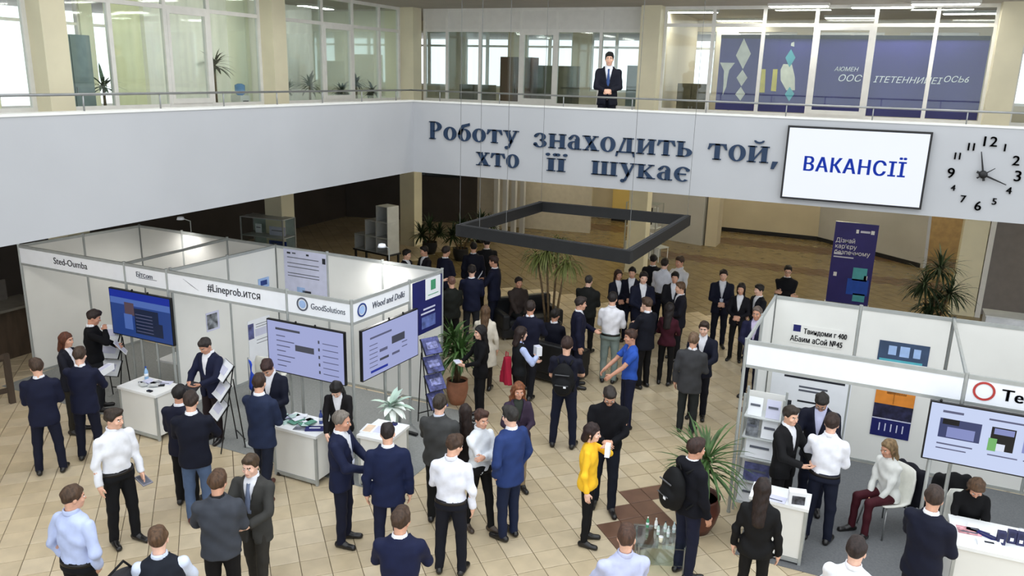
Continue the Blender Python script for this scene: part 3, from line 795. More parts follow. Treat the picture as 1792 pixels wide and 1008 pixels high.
    root_info = dict(root=root, loc=loc, ang=ang, S=S, hands=[tow(w_*S+(w_-e_)/np.linalg.norm(w_-e_)*.07*S) for w_, e_ in zip(wr, el)], tow=tow, ub=lambda p: tow(ub(p)*S), upz=Rt)
    return root_info

# ================================================================== lettering, wall screen, clock
M_blue = mat('slogan_blue', srgb(24, 48, 76), .55, var=.04)
M_black = mat('black_plastic', srgb(18, 18, 20), .4)
class Gl:
    """serif glyphs from strokes; x-height 1, stem .27"""
    def __init__(s): s.p = []
    def poly(s, pts): s.p.append(pts); return s
    def rect(s, x0, y0, x1, y1): return s.poly([(x0, y0), (x1, y0), (x1, y1), (x0, y1)])
    def stem(s, x, y0=0, y1=1, w=.27, foot=True, head=True):
        s.rect(x, y0, x+w, y1)
        if foot: s.rect(x-.09, y0, x+w+.09, y0+.07)
        if head: s.rect(x-.09, y1-.07, x+w+.09, y1)
        return s
    def ring(s, cx, cy, rx, ry, tx, ty, a0=0, a1=360, n=22):
        for k in range(n):
            t0 = R(a0+(a1-a0)*k/n); t1 = R(a0+(a1-a0)*(k+1)/n)
            s.poly([(cx+(rx-tx)*math.cos(t0), cy+(ry-ty)*math.sin(t0)), (cx+rx*math.cos(t0), cy+ry*math.sin(t0)), (cx+rx*math.cos(t1), cy+ry*math.sin(t1)), (cx+(rx-tx)*math.cos(t1), cy+(ry-ty)*math.sin(t1))])
        return s
    def dot(s, cx, cy, r): return s.ring(cx, cy, r, r, r*.999, r*.999, n=10)
def glyph(ch):
    g = Gl()
    if ch == 'Р': g.stem(.09, 0, 1.36).ring(.36, .98, .50, .38, .27, .07, -90, 90); g.rect(.3, 1.29, .40, 1.36); g.rect(.3, .60, .40, .67); w = .92
    elif ch == 'о': g.ring(.46, .5, .44, .52, .26, .08); w = .92
    elif ch == 'б': g.ring(.46, .46, .43, .48, .26, .08); g.poly([(.03, .46), (.28, .46), (.42, 1.02), (.10, .80)]).poly([(.10, .80), (.42, 1.02), (.62, 1.10), (.30, 1.22)]).poly([(.30, 1.22), (.62, 1.10), (.82, 1.18), (.80, 1.38)]); w = .92
    elif ch == 'т': g.stem(.36, head=False); g.rect(.04, .90, .95, 1.0); g.poly([(.04, .90), (.22, .90), (.06, .62), (-.02, .64)]).poly([(.77, .90), (.95, .90), (1.01, .64), (.93, .62)]); w = 1.0
    elif ch == 'у': g.poly([(.08, 1), (.36, 1), (.64, .20), (.50, -.04)]).poly([(.78, 1), (.90, 1), (.42, -.30), (.28, -.26)]); g.rect(-.02, .93, .46, 1).rect(.62, .93, 1.0, 1).dot(.24, -.28, .13); w = .96
    elif ch == 'з': g.ring(.40, .74, .36, .27, .24, .07, -90, 160).ring(.40, .27, .42, .28, .26, .07, -165, 90).dot(.13, .78, .10).dot(.12, .22, .11); w = .88
    elif ch in 'ниїйшь':
        if ch == 'н': g.stem(.09).stem(.72); g.rect(.36, .46, .72, .56); w = 1.10
        elif ch == 'и' or ch == 'й':
            g.stem(.09).stem(.72); g.poly([(.36, .12), (.36, .30), (.72, .88), (.72, .70)]); w = 1.10
            if ch == 'й': g.ring(.54, 1.34, .26, .20, .10, .12, 180, 360, 10)
        elif ch == 'ї': g.stem(.09); g.dot(.04, 1.28, .115).dot(.42, 1.28, .115); w = .46
        elif ch == 'ш': g.stem(.09).stem(.62).stem(1.15); g.rect(.2, 0, 1.3, .07); w = 1.52
        elif ch == 'ь': g.stem(.09); g.ring(.42, .29, .44, .29, .27, .07, -90, 90).rect(.3, .51, .44, .58).rect(.3, 0, .44, .07); w = .90
    elif ch == 'а': g.rect(.46, 0, .73, .72).rect(.66, 0, .86, .08).ring(.42, .70, .31, .31, .20, .08, 0, 165).dot(.16, .74, .10); g.ring(.40, .28, .37, .29, .24, .07, 80, 300); w = .86
    elif ch == 'х': g.poly([(.06, 1), (.38, 1), (.92, 0), (.60, 0)]).poly([(.72, 1), (.84, 1), (.26, 0), (.12, 0)]); g.rect(-.02, .93, .46, 1).rect(.60, .93, .94, 1).rect(0, 0, .38, .07).rect(.50, 0, 1.0, .07); w = .98
    elif ch == 'д': g.rect(.58, .05, .85, 1).rect(.34, .93, .95, 1).rect(.0, 0, 1.02, .09); g.poly([(.40, 1), (.52, 1), (.24, .05), (.10, .05)]).poly([(.0, .09), (.12, .09), (.04, -.26), (-.06, -.26)]).poly([(.88, .09), (1.02, .09), (1.06, -.26), (.98, -.26)]); w = 1.06
    elif ch == 'к': g.stem(.09); g.poly([(.34, .52), (.46, .60), (.92, .03), (.62, .03)]).poly([(.34, .46), (.74, .98), (.88, .98), (.44, .46)]); g.rect(.52, 0, 1.02, .07).rect(.60, .93, .94, 1); w = 1.02
    elif ch == 'є': g.ring(.48, .5, .46, .52, .27, .08, 50, 310); g.rect(.22, .46, .66, .55); g.dot(.74, .80, .11); w = .88
    elif ch == ',': g.poly([(.12, .12), (.40, .12), (.22, -.34), (.06, -.34)]); w = .42
    else: w = .5
    return g.p, w
def word(txt, px, parent, z_base, x0, x1, xh):
    """letters on the back gallery front from world x0 to x1"""
    gs = [glyph(c) for c in txt]; gap = .07
    tot = sum(w for _, w in gs)+gap*(len(gs)-1); sx = (x1-x0)/tot; x = x0
    for (ps, w), ch in zip(gs, txt):
        b = MB()
        for pl in ps:
            a = sum(pl[i][0]*pl[(i+1) % len(pl)][1]-pl[(i+1) % len(pl)][0]*pl[i][1] for i in range(len(pl)))
            if a < 0: pl = pl[::-1]
            n = len(pl)
            vs_ = [(p[0]*sx, -.03, p[1]*xh) for p in pl]+[(p[0]*sx, 0, p[1]*xh) for p in pl]
            b.add(vs_, [tuple(range(n)), tuple(range(2*n-1, n-1, -1))]+[(i, i+n, (i+1) % n+n, (i+1) % n) for i in range(n)])
        b.build('letter', M_blue, parent, loc=(x, YB-.003, z_base)); x += (w+gap)*sx
SG = empty('wall_slogan', (0, 0, 0), 0, 'large blue serif slogan in two lines on the back gallery front', 'lettering')
def wd(txt, pl, pr, ybase_l, ytop_l, ybase_r):
    a = atY(pl, ybase_l, YB); c = atY(pr, ybase_r, YB); t = atY(pl, ytop_l, YB)
    word(txt, None, SG, (a[2]+c[2])/2, a[0], c[0], t[2]-a[2])
wd('Роботу', 752, 907, 243.5, 221, 252)
wd('знаходить', 934, 1212, 257, 232, 275)
wd('той,', 1238, 1362, 277, 249, 288)
wd('хто', 834, 909, 289, 266, 294)
wd('її', 957, 990, 299, 276.5, 300.5)
wd('шукає', 1035, 1207, 304, 280, 319)

# wall screen
tv = empty('wall_screen', (-.456, YB, 4.414), 0, 'big white wall screen reading ВАКАНСІЇ on the back gallery front', 'screen')
b = MB(); b.box((0, -.06, 0), (2.72, .12, 1.53)); b.build('casing', M_black, tv)
b = MB(); b.box((0, -.123, 0), (2.64, .006, 1.45)); b.build('display', screen('screen_white', (238, 243, 255), 1.0), tv)
me = text_mesh('ВАКАНСІЇ', .40, screen('screen_text_blue', (30, 58, 168), 1.0), .002, .014); me.transform(frame_matrix((0, -.128, -.02), (1, 0, 0), (0, -1, 0)))
me.transform(Matrix.Scale(1.0, 4)); o = bpy.data.objects.new('screen_text', me); COL.objects.link(o); o.parent = tv
xs = [v.co.x for v in me.vertices]; k = 1.94/(max(xs)-min(xs)); me.transform(Matrix.Translation((.0, 0, 0)) @ Matrix.Diagonal((k, 1, 1.05, 1)))

tv.scale = (.8, .8, .8)
# clock: numerals and hands fixed straight onto the wall
cc = atY(1720, 305, YB); CK = empty('wall_clock', (cc[0], YB, cc[2]), 0, 'wall clock of loose black numerals and hands beside the screen', 'clock')
for ch, x, y, s in (('12', 1731, 248.5, .27), ('1', 1758.5, 259, .20), ('2', 1778, 282, .26), ('3', 1781, 309, .29), ('4', 1765.5, 334, .19), ('5', 1740, 353, .18), ('6', 1711, 361, .26), ('7', 1685, 348.5, .20), ('4', 1668, 329, .16), ('9', 1664, 303.5, .28), ('11', 1675.5, 273.5, .19), ('11', 1699.5, 257.5, .21)):
    p = atY(x, y, YB)
    for j, c1 in enumerate(ch):      # each digit is a piece of its own
        dx = (j-.5)*s*.8*(.42 if ch == '11' else .56) if len(ch) == 2 else 0
        me = text_mesh(c1, s*.8, M_black, .010, .004); me.transform(frame_matrix((p[0]-cc[0]+dx, -.012, p[2]-cc[2]), (1, 0, 0), (0, -1, 0)))
        o = bpy.data.objects.new('numeral', me); COL.objects.link(o); o.parent = CK
def hand(x, y, w, name, yy=-.04):
    p = atY(x, y, YB); d = Vector((p[0]-cc[0], 0, p[2]-cc[2])); s = Vector((-d.z, 0, d.x)).normalized(); b = MB()
    a = [-.10*d.normalized()-s*w, -.10*d.normalized()+s*w, d+s*w*.35, d-s*w*.35]
    v = [(p_.x, yy, p_.z) for p_ in a]+[(p_.x, yy+.010, p_.z) for p_ in a]
    b.add(v, [(0, 1, 2, 3), (7, 6, 5, 4), (0, 4, 5, 1), (1, 5, 6, 2), (2, 6, 7, 3), (3, 7, 4, 0)]); b.build(name, M_black, CK)
hand(1717, 265, .018, 'minute_hand', -.052); hand(1760, 323, .019, 'hour_hand', -.064); hand(1741, 294, .013, 'second_hand', -.076)
b = MB(); b.lathe((0, 0, 0), [(.06, 0), (.06, .07), (.04, .085)], 18); me = b.mesh('hub', M_black, True); me.transform(Matrix.Rotation(R(90), 4, 'X')); o = bpy.data.objects.new('hub', me); COL.objects.link(o); o.parent = CK

# ================================================================== exhibition stands
M_pan = mat('stand_panel_white', srgb(231, 231, 226), .45, var=.02, scale=1.2)
M_alu = mat('stand_aluminium', srgb(176, 180, 178), .4, metal=.35, var=.04)
M_fas = mat('fascia_white', srgb(240, 243, 248), .4, var=.01)
M_ink = mat('print_grey', srgb(88, 92, 104), .6); M_ink2 = mat('print_dark', srgb(34, 36, 44), .6)
M_inkb = mat('print_blue', srgb(38, 62, 130), .6); M_lilac = mat('print_lilac', srgb(208, 210, 232), .5, var=.03)
M_navy = mat('print_navy', srgb(26, 30, 96), .5); M_teal = mat('print_teal', srgb(88, 176, 190), .5); M_ltb = mat('print_light_blue', srgb(160, 188, 230), .5)
M_orange = mat('print_orange', srgb(222, 138, 52), .5); M_red = mat('print_red', srgb(178, 60, 56), .5); M_green = mat('print_green', srgb(70, 150, 110), .5)
HB = 2.5
def post(parent, x, y, z1=HB):
    b = MB(); b.lathe((0, 0, 0), [(.022, 0), (.022, z1)], 8); b.lathe((0, 0, 0), [(.028, 0), (.028, .03)], 8); b.lathe((0, 0, z1), [(.026, 0), (.026, .02)], 8)
    return b.build('post', M_alu, parent, loc=(x, y, 0))
def rail(parent, a, c, z, h=.05):
    b = MB(); a = Vector((*a, z)); c = Vector((*c, z)); d = (c-a).normalized()*.02; b.bar(a+d, c-d, .030, h); return b.build('rail', M_alu, parent)
def wall_run(parent, pts, z0=.05, z1=HB-.05, ends=True):
    """posts, rails and one panel between each pair of points"""
    for i in range(len(pts)-1):
        a = Vector((*pts[i], 0)); c = Vector((*pts[i+1], 0)); d = (c-a).normalized(); e = .024
        b = MB(); b.bar(a+d*e+Vector((0, 0, (z0+z1)/2)), c-d*e+Vector((0, 0, (z0+z1)/2)), z1-z0 if abs(d.x) < 0 else .012, z1-z0)
        b.v = []; b.f = []; b.m = []
        n = Vector((-d.y, d.x, 0))*.006; p = a+d*e; q = c-d*e
        v = [p-n, q-n, q+n, p+n]
        b.add([(*u_[:2], z0) for u_ in v]+[(*u_[:2], z1) for u_ in v], [(3, 2, 1, 0), (4, 5, 6, 7), (0, 1, 5, 4), (1, 2, 6, 5), (2, 3, 7, 6), (3, 0, 4, 7)])
        b.build('wall_panel', M_pan, parent)
        rail(parent, pts[i], pts[i+1], HB-.025); rail(parent, pts[i], pts[i+1], .025)
    for p in pts: post(parent, *p)
def fascia(parent, a, c, z0=2.17, z1=HB-.05):
    a = Vector((*a, 0)); c = Vector((*c, 0)); d = (c-a).normalized(); e = .024; n = Vector((-d.y, d.x, 0))*.008; p = a+d*e; q = c-d*e
    v = [p-n, q-n, q+n, p+n]; b = MB()
    b.add([(*u_[:2], z0) for u_ in v]+[(*u_[:2], z1) for u_ in v], [(3, 2, 1, 0), (4, 5, 6, 7), (0, 1, 5, 4), (1, 2, 6, 5), (2, 3, 7, 6), (3, 0, 4, 7)])
    o = b.build('fascia_board', M_fas, parent)
    rail(parent, (a.x, a.y), (c.x, c.y), HB-.025); rail(parent, (a.x, a.y), (c.x, c.y), z0-.02, .04)
    return o
def lerp(a, c, t): return (a[0]+(c[0]-a[0])*t, a[1]+(c[1]-a[1])*t)

# ---- left stand: four units in a row
LA, LB, LC, LD = (-14.12, 9.16), (-6.74, 9.14), (-6.58, 11.50), (-13.90, 11.62)
S1 = empty('exhibition_stand', (0, 0, 0), 0, 'long white shell stand of several company units at the left', 'stand')
wall_run(S1, [LA, lerp(LA, LD, .5), LD])
wall_run(S1, [lerp(LD, LC, k/6) for k in range(7)][0:7])
fx = [LA, (-11.40, 9.155), (-10.42, 9.15), (-7.93, 9.143), LB]
for p in fx[1:]: post(S1, *p)
F = [fascia(S1, fx[k], fx[k+1]) for k in range(4)]
F2 = fascia(S1, LB, lerp(LB, LC, .60)); post(S1, *lerp(LB, LC, .60))
rail(S1, lerp(LB, LC, .60), LC, HB-.025)
b1 = lerp(LD, LC, 2/6); rail(S1, fx[1], b1, HB-.025)
b2 = lerp(LD, LC, 3/6)
wall_run(S1, [lerp(fx[2], b2, .03), lerp(fx[2], b2, .52), b2])
wall_run(S1, [(-6.98, 10.55), (-6.58, 10.62), LC]) if False else None
nrm = (0, -1, 0); xd = (1, 0, 0)
text_on('lettering', 'Sted-Oumba', .17, M_ink2, (-12.75, 9.148, 2.315), xd, nrm, F[0])
text_on('lettering', 'Бітсom', .12, M_ink, (-10.93, 9.14, 2.335), xd, nrm, F[1]); 
panel('underline', M_ink, (-10.86, 9.142, 2.285), xd, nrm, .42, .008, .004, F[1])
b = MB(); b.add([(-10.05, 9.136, 2.40), (-9.86, 9.136, 2.30), (-9.72, 9.136, 2.24), (-9.90, 9.136, 2.33), (-10.05, 9.14, 2.40), (-9.86, 9.14, 2.30), (-9.72, 9.14, 2.24), (-9.90, 9.14, 2.33)], [(0, 1, 2, 3), (7, 6, 5, 4), (0, 4, 5, 1), (1, 5, 6, 2), (2, 6, 7, 3), (3, 7, 4, 0)]); b.build('swoosh_logo', M_ink, F[2])
text_on('lettering', '#Lineprob.ится', .18, M_ink2, (-8.98, 9.136, 2.325), xd, nrm, F[2], xscale=.92)
def ring_logo(name, m, m2, origin, xdir, normal, r, parent):
    b = MB(); n = 24
    for k in range(n):
        a0, a1 = 2*math.pi*k/n, 2*math.pi*(k+1)/n; q = []
        for z in (0, .006): q += [(r*.78*math.cos(a0), r*.78*math.sin(a0), z), (r*math.cos(a0), r*math.sin(a0), z), (r*math.cos(a1), r*math.sin(a1), z), (r*.78*math.cos(a1), r*.78*math.sin(a1), z)]
        b.add(q, [(0, 3, 2, 1), (4, 5, 6, 7), (0, 1, 5, 4), (2, 3, 7, 6), (1, 2, 6, 5)], m)
    if m2:
        for k in range(n):
            a0, a1 = 2*math.pi*k/n, 2*math.pi*(k+1)/n; b.add([(0, 0, .004), (r*.6*math.cos(a0), r*.6*math.sin(a0), .004), (r*.6*math.cos(a1), r*.6*math.sin(a1), .004)], [(0, 1, 2)], m2)
    me = b.mesh(name, None); me.transform(frame_matrix(origin, xdir, normal)); o = bpy.data.objects.new(name, me); COL.objects.link(o); o.parent = parent
ring_logo('round_logo', M_ink, M_ltb, (-7.63, 9.132, 2.325), xd, nrm, .105, F[3])
text_on('lettering', 'GoodSolutions', .13, M_ink, (-7.16, 9.131, 2.315), xd, nrm, F[3], xscale=.80)
dBC = Vector((LC[0]-LB[0], LC[1]-LB[1], 0)).normalized(); nBC = (dBC.y, -dBC.x, 0)
def onBC(t, z, e=.012): return (LB[0]+dBC.x*t+nBC[0]*e, LB[1]+dBC.y*t+nBC[1]*e, z)
ring_logo('round_logo', M_inkb, M_ltb, onBC(.22, 2.315), dBC, nBC, .105, F2)
text_on('lettering', 'Wood and Dolki', .145, M_ink, onBC(.86, 2.315), dBC, nBC, F2, xscale=.82, shear=.2)
# dark blue hanging banner at the right end of the stand
bn = panel('end_banner', M_navy, onBC(1.90, 1.98, .014), dBC, nBC, .84, .92, .012, S1)
panel('banner_logo_card', M_fas, onBC(2.05, 2.26, .026), dBC, nBC, .44, .36, .004, bn); panel('banner_emblem', M_green, onBC(2.05, 2.31, .031), dBC, nBC, .14, .17, .003, bn)
panel('banner_emblem_line', M_green, onBC(2.05, 2.15, .031), dBC, nBC, .30, .012, .003, bn)
for k, (t, z, w) in enumerate(((1.94, 1.93, .34), (1.90, 1.86, .40))): panel('banner_line', M_lilac, onBC(t, z, .026), dBC, nBC, w, .028, .004, bn)
panel('banner_picture', mat('banner_grey_blue', srgb(92, 108, 170), .5, var=.2, scale=8), onBC(1.92, 1.70, .026), dBC, nBC, .40, .20, .004, bn)
# carpet under the stand
b = MB(); b.box2((-14.05, 8.45, 0), (-5.65, 11.45, .006)); tag(b.build('stand_carpet', mat('grey_carpet', srgb(134, 136, 134), .95, var=.06, scale=40, bump=.2, bscale=300)), 'grey carpet laid under the long left stand', 'carpet')

# posters and prints on the walls of the left stand (things hung on it)
def poster(px0, px1, py0, py1, plane, label, m=M_fas, bits=()):
    """plane = (p, q): vertical plane through two floor points; a board with printed pieces (u0, v0, u1, v1, material)"""
    a = atV(px0, (py0+py1)/2, *plane, 0); c = atV(px1, (py0+py1)/2, *plane, 0); mx = (px0+px1)/2
    t = atV(mx, py0, *plane, 0)[2]; bt = atV(mx, py1, *plane, 0)[2]
    xdv = Vector((c[0]-a[0], c[1]-a[1], 0)); w = xdv.length; h_ = t-bt; n = Vector((xdv.y, -xdv.x, 0)).normalized()
    org = ((a[0]+c[0])/2+n.x*.010, (a[1]+c[1])/2+n.y*.010, (t+bt)/2)
    global poster_last
    r = poster_last = empty('poster', org, 0, label, 'poster')
    z3 = (0, 0, 0); panel('sheet', m, z3, xdv, n, w, h_, .006, r)
    for (u0, v0, u1, v1, mm) in bits:
        e = Vector(z3)+n*.006; panel('print', mm, e, xdv, n, (u1-u0)*w, (v1-v0)*h_, .002, r, (u0+u1-1)/2*w, (v0+v1-1)/2*h_)
    return r
backL = (LD, LC)
lines = lambda u0, u1, vs, m, hh=.02: [(u0, v, u1, v+hh, m) for v in vs]
poster(499, 575, 440, 520, backL, 'tall lilac printed poster on the back wall of the left stand', M_lilac,
       [(.08, .90, .16, .94, M_ink2), (.2, .91, .28, .94, M_ink), (.52, .90, .58, .94, M_ink2), (.88, .78, .95, .90, M_ink2)]+lines(.08, .80, (.82, .70, .62, .48, .42), M_ink, .016)+[(.28, .02, .46, .20, M_ltb), (.40, .0, .60, .14, M_ink2)])
divL = (fx[2], b2)
poster(451, 470, 486, 503, divL, 'small blue square print high on the dividing wall of the left stand', M_ltb, [(.2, .25, .8, .75, M_inkb)])
poster(360, 383, 545, 578, divL, 'small framed grey photograph above the tablet man', M_lilac, [(.05, .1, .85, .9, mat('print_photo_grey', srgb(120, 124, 130), .5, var=.5, scale=9))])
poster(434, 473, 556, 628, divL, 'white wall chart with text lines beside the hanging blue flag', M_fas, [(.0, .55, .25, .92, mat('print_faded_navy', srgb(88, 92, 140), .5, var=.3, scale=9)), (.3, .58, .98, .76, M_lilac)]+lines(.35, .95, (.86, .80, .48, .4), M_ink, .012))

# ---- right stand
RE, RF, RG, RH = (-1.31, 10.21), (-1.27, 12.70), (1.21, 12.72), (1.20, 10.20)
S2 = empty('exhibition_stand', (0, 0, 0), 0, 'white shell stand of two units at the right', 'stand')
wall_run(S2, [RG, lerp(RF, RG, .5), RF]); wall_run(S2, [RF, lerp(RF, RE, .5)]); rail(S2, lerp(RF, RE, .5), RE, HB-.025); post(S2, *RE)
FR1 = fascia(S2, RE, RH); post(S2, *RH)
wall_run(S2, [(3.70, 12.74), (2.45, 12.73), RG])
rail(S2, RH, RG, HB-.025)
FR2 = fascia(S2, RH, (3.70, 10.20)); post(S2, 3.70, 10.20); wall_run(S2, [(3.70, 10.2), (3.7, 11.47), (3.70, 12.74)])
ring_logo('round_logo', M_red, None, (1.40, 10.19, 2.325), xd, nrm, .115, FR2)
text_on('lettering', 'TechnoPark', .20, M_ink2, (1.58, 10.19, 2.31), xd, nrm, FR2, align='LEFT', bold=.006)
b = MB(); b.box2((-1.05, 9.22, 0), (3.9, 12.68, .006)); tag(b.build('stand_carpet', mat('dark_grey_carpet', srgb(104, 106, 108), .95, var=.06, scale=40, bump=.2, bscale=300)), 'dark grey carpet laid under the right stand', 'carpet')
backR = (RF, RG)
poster(1385, 1475, 572, 605, backR, 'printed company name with a small navy square on the right stand', M_pan, [(.02, .62, .17, .98, M_navy)])
for t_, s_, z_ in (('Твиндоми г 400', .115, .035), ('АБаим аСой №45', .125, -.105)):
    q = poster_last; text_on('lettering', t_, s_, M_ink2, (0.115 if z_ > 0 else .0, -.010, z_+.02), (1, 0, 0), (0, -1, 0), q, xscale=.72, bold=.003)
poster(1536, 1626, 600, 640, backR, 'dark blue picture with three pale windows on the right stand', mat('print_blue_grey', srgb(58, 76, 104), .5, var=.12, scale=4), [(.2, .42, .36, .82, M_ltb), (.43, .38, .62, .84, M_ltb), (.70, .4, .84, .8, M_ltb), (.0, .0, 1, .12, M_fas), (.04, .12, .9, .22, M_teal)])
poster(1527, 1597, 681, 766, backR, 'orange and navy picture poster behind the seated woman', M_navy, [(0, .68, 1, 1, M_orange), (.46, .70, .50, .98, M_ink2), (.28, .90, .78, .97, M_ink2), (0, .38, 1, .68, mat('print_night', srgb(36, 36, 62), .5, var=.4, scale=10)), (0, .36, 1, .385, M_lilac)]+[(.2+.15*k, .12, .23+.15*k, .28, M_lilac) for k in range(5)])
poster(1345, 1486, 654, 760, backR, 'large white wall chart with dark text lines behind the two suited men', M_fas,
       lines(.16, .92, (.90,), M_ink2, .035)+lines(.36, .72, (.76, .70), M_ink, .03)+lines(.36, .66, (.52,), M_ink2, .03)+[(.2, .42, .29, .52, M_ink2), (.36, .34, .44, .42, M_ink2), (.5, .34, .56, .42, M_ink2)]+lines(.1, .32, (.26,), M_ink2, .02)+lines(.45, .75, (.10, .04), M_ink, .02))

# ---- presentation screens on floor stands
def bits_screen(parent, w, h_, bits, y=-.034):
    for k, (u0, v0, u1, v1, m) in enumerate(bits):
        b = MB(); b.box(((u0+u1-1)/2*w, y-.002*(1+k*.1), (v0+v1-1)/2*h_), ((u1-u0)*w, .002, (v1-v0)*h_)); b.build('screen_image', m, parent)
def display(c, ang, w, h_, disp, label, bits, z, legs=(-.18, .18), trolley=True):
    """c: floor point under the screen's centre, ang: direction of its width"""
    r = empty('display_screen', (c[0], c[1], .0065), ang, label, 'screen')
    b = MB(); b.box((0, 0, z), (w, .05, h_)); b.box((0, .045, z), (w*.6, .05, h_*.6)); cs = b.build('casing', M_black, r)
    b = MB(); b.box((0, -.027, z), (w-.035, .006, h_-.035)); d = b.build('display', disp, r)
    e = MB()
    for k, (u0, v0, u1, v1, m) in enumerate(bits):
        b = MB(); b.box(((u0+u1-1)/2*(w-.035), -.0315-.0006*k, z+(v0+v1-1)/2*(h_-.035)), ((u1-u0)*(w-.035), .0012, (v1-v0)*(h_-.035))); b.build('screen_image', m, d)
    for x in legs:
        b = MB(); b.tube([(x, .09, .03), (x, .09, z+h_*.3)], .022, 10); b.build('stand_pole', M_alu, r, True)
        b = MB(); b.box((x, .05, .025), (.06, .62, .035)); b.build('stand_foot', M_black, r)
    b = MB(); b.box((0, .085, z), (abs(legs[1]-legs[0])+.08, .03, .25)); b.build('mount', M_black, r)
    for x in legs:
        b = MB(); b.sphere((x, -.0, z+h_/2+.012), (.016, .02, .02)); b.build('clamp', M_black, r)
    return r
sd = screen('screen_dark_blue', (52, 84, 160), .55); slil = screen('screen_lilac', (176, 184, 232), .8); sblue = screen('screen_pale_blue', (206, 218, 250), .9)
sdk = screen('screen_slate', (38, 52, 84), .5); stx = screen('screen_text_grey', (112, 116, 150), .6); slt = screen('screen_sky', (96, 130, 210), .6); spk = screen('screen_brown', (112, 92, 104), .5); sgrey = screen('screen_grey', (92, 96, 112), .5)
sbl = screen('screen_blue_bar', (34, 56, 170), .7); sph = screen('screen_photo_a', (70, 80, 130), .6); sph2 = screen('screen_photo_b', (150, 160, 220), .7); sblk = screen('screen_photo_black', (22, 24, 34), .4); swht = screen('screen_photo_white', (226, 232, 250), .9); sgr = screen('screen_photo_green', (130, 200, 120), .7)
display((-10.93, 9.02), 0, 1.42, .82, sd, 'dark blue presentation screen on a pole stand in the left stand', [(0, .84, 1, 1, sbl), (0, .70, 1, .84, slt), (.24, .48, .40, .76, spk), (.40, .36, .80, .66, sdk), (.40, .10, .86, .40, sdk), (.22, .16, .36, .50, slt)]+[(.42, .15+.075*k, .70, .165+.075*k, stx) for k in range(6)], 1.66)
display((-7.50, 9.02), 0, 1.44, .83, slil, 'lilac presentation screen facing forward at the corner of the left stand', [(.11, .84, .44, .885, sgrey), (.37, .48, .62, .60, sgrey)]+[(.12, .12+.10*k, .12+.12+.06*(k % 3), .14+.10*k, stx) for k in range(7)]+[(.68, .12+.15*k, .70, .18+.15*k, sgrey) for k in range(5)]+[(.74, .13+.12*k, .94, .145+.12*k, stx) for k in range(6)], 1.63)
angB = math.atan2(dBC.y, dBC.x)
cx_, cy_ = LB[0]+dBC.x*.77+nBC[0]*.10, LB[1]+dBC.y*.77+nBC[1]*.10
display((cx_, cy_), angB, 1.42, .80, slil, 'lilac presentation screen facing right at the corner of the left stand', [(.12, .78, .50, .82, stx), (.50, .50, .74, .66, sgrey), (.28, .44, .42, .50, stx), (.28, .26, .44, .31, sgrey), (.50, .26, .64, .31, stx), (.12, .08, .42, .13, sbl)]+[(.10, .2+.09*k, .24, .215+.09*k, stx) for k in range(6)]+[(.68, .34+.1*k, .78, .36+.1*k, stx) for k in range(2)], 1.64, legs=(-.02, .34))
display((1.59, 10.02), 0, 1.46, .74, sblue, 'pale blue presentation screen with photographs on the right stand', [(.09, .86, .24, .90, stx), (.42, .86, .80, .89, stx), (.08, .42, .38, .76, sph), (.14, .44, .34, .62, sph2), (.10, .66, .22, .76, sblk), (.45, .36, .62, .76, sblk), (.47, .64, .61, .74, sph2), (.44, .34, .50, .56, sgr), (.50, .36, .56, .48, swht), (.68, .40, .96, .78, sph2), (.76, .36, .92, .58, sblk), (.80, .42, .86, .52, swht), (.08, .30, .34, .325, stx), (.08, .22, .30, .24, stx), (.45, .26, .66, .28, stx), (.70, .26, .94, .28, stx)], 1.80, legs=(-.62, .62))

# ---- counters
M_ctop = mat('counter_top_white', srgb(236, 238, 238), .3, var=.015)
def counter(c, size, ang, h_, label, m=M_pan):
    r = empty('counter', (c[0], c[1], .0065), ang, label, 'counter'); w, d = size
    b = MB(); b.box((0, 0, h_-.02), (w, d, .04)); b.build('top', M_ctop, r)
    for s in (-1, 1):
        b = MB(); b.box((0, s*(d/2-.03), (h_-.04+.08)/2), (w-.08, .012, h_-.04-.08)); b.build('panel', m, r)
        b = MB(); b.box((s*(w/2-.03), 0, (h_-.04+.08)/2), (.012, d-.08, h_-.04-.08)); b.build('panel', m, r)
        for t in (-1, 1):
            b = MB(); b.box((s*(w/2-.03), t*(d/2-.03), (h_-.04)/2), (.035, .035, h_-.04)); b.build('corner_post', M_alu, r)
        b = MB(); b.box((0, s*(d/2-.03), .05), (w-.1, .03, .05)); b.build('plinth', M_alu, r)
    return r
HC = .78
counter((-10.17, 8.40), (.84, .52), 0, HC, 'white counter below the dark blue screen with a bottle on top'); 
counter((-7.08, 8.42), (.80, .54), 0, HC, 'white counter covered in brochures below the forward lilac screen')
counter((-5.98, 8.78), (.52, .60), .06, HC, 'small white counter at the stand corner beside the navy suited back')
counter((-.62, 9.52), (.70, .42), 0, HC, 'white counter with a boxed brochure in front of the brochure shelf')
counter((1.72, 9.66), (.92, .72), .03, HC, 'white counter with papers in front of the seated woman in black')

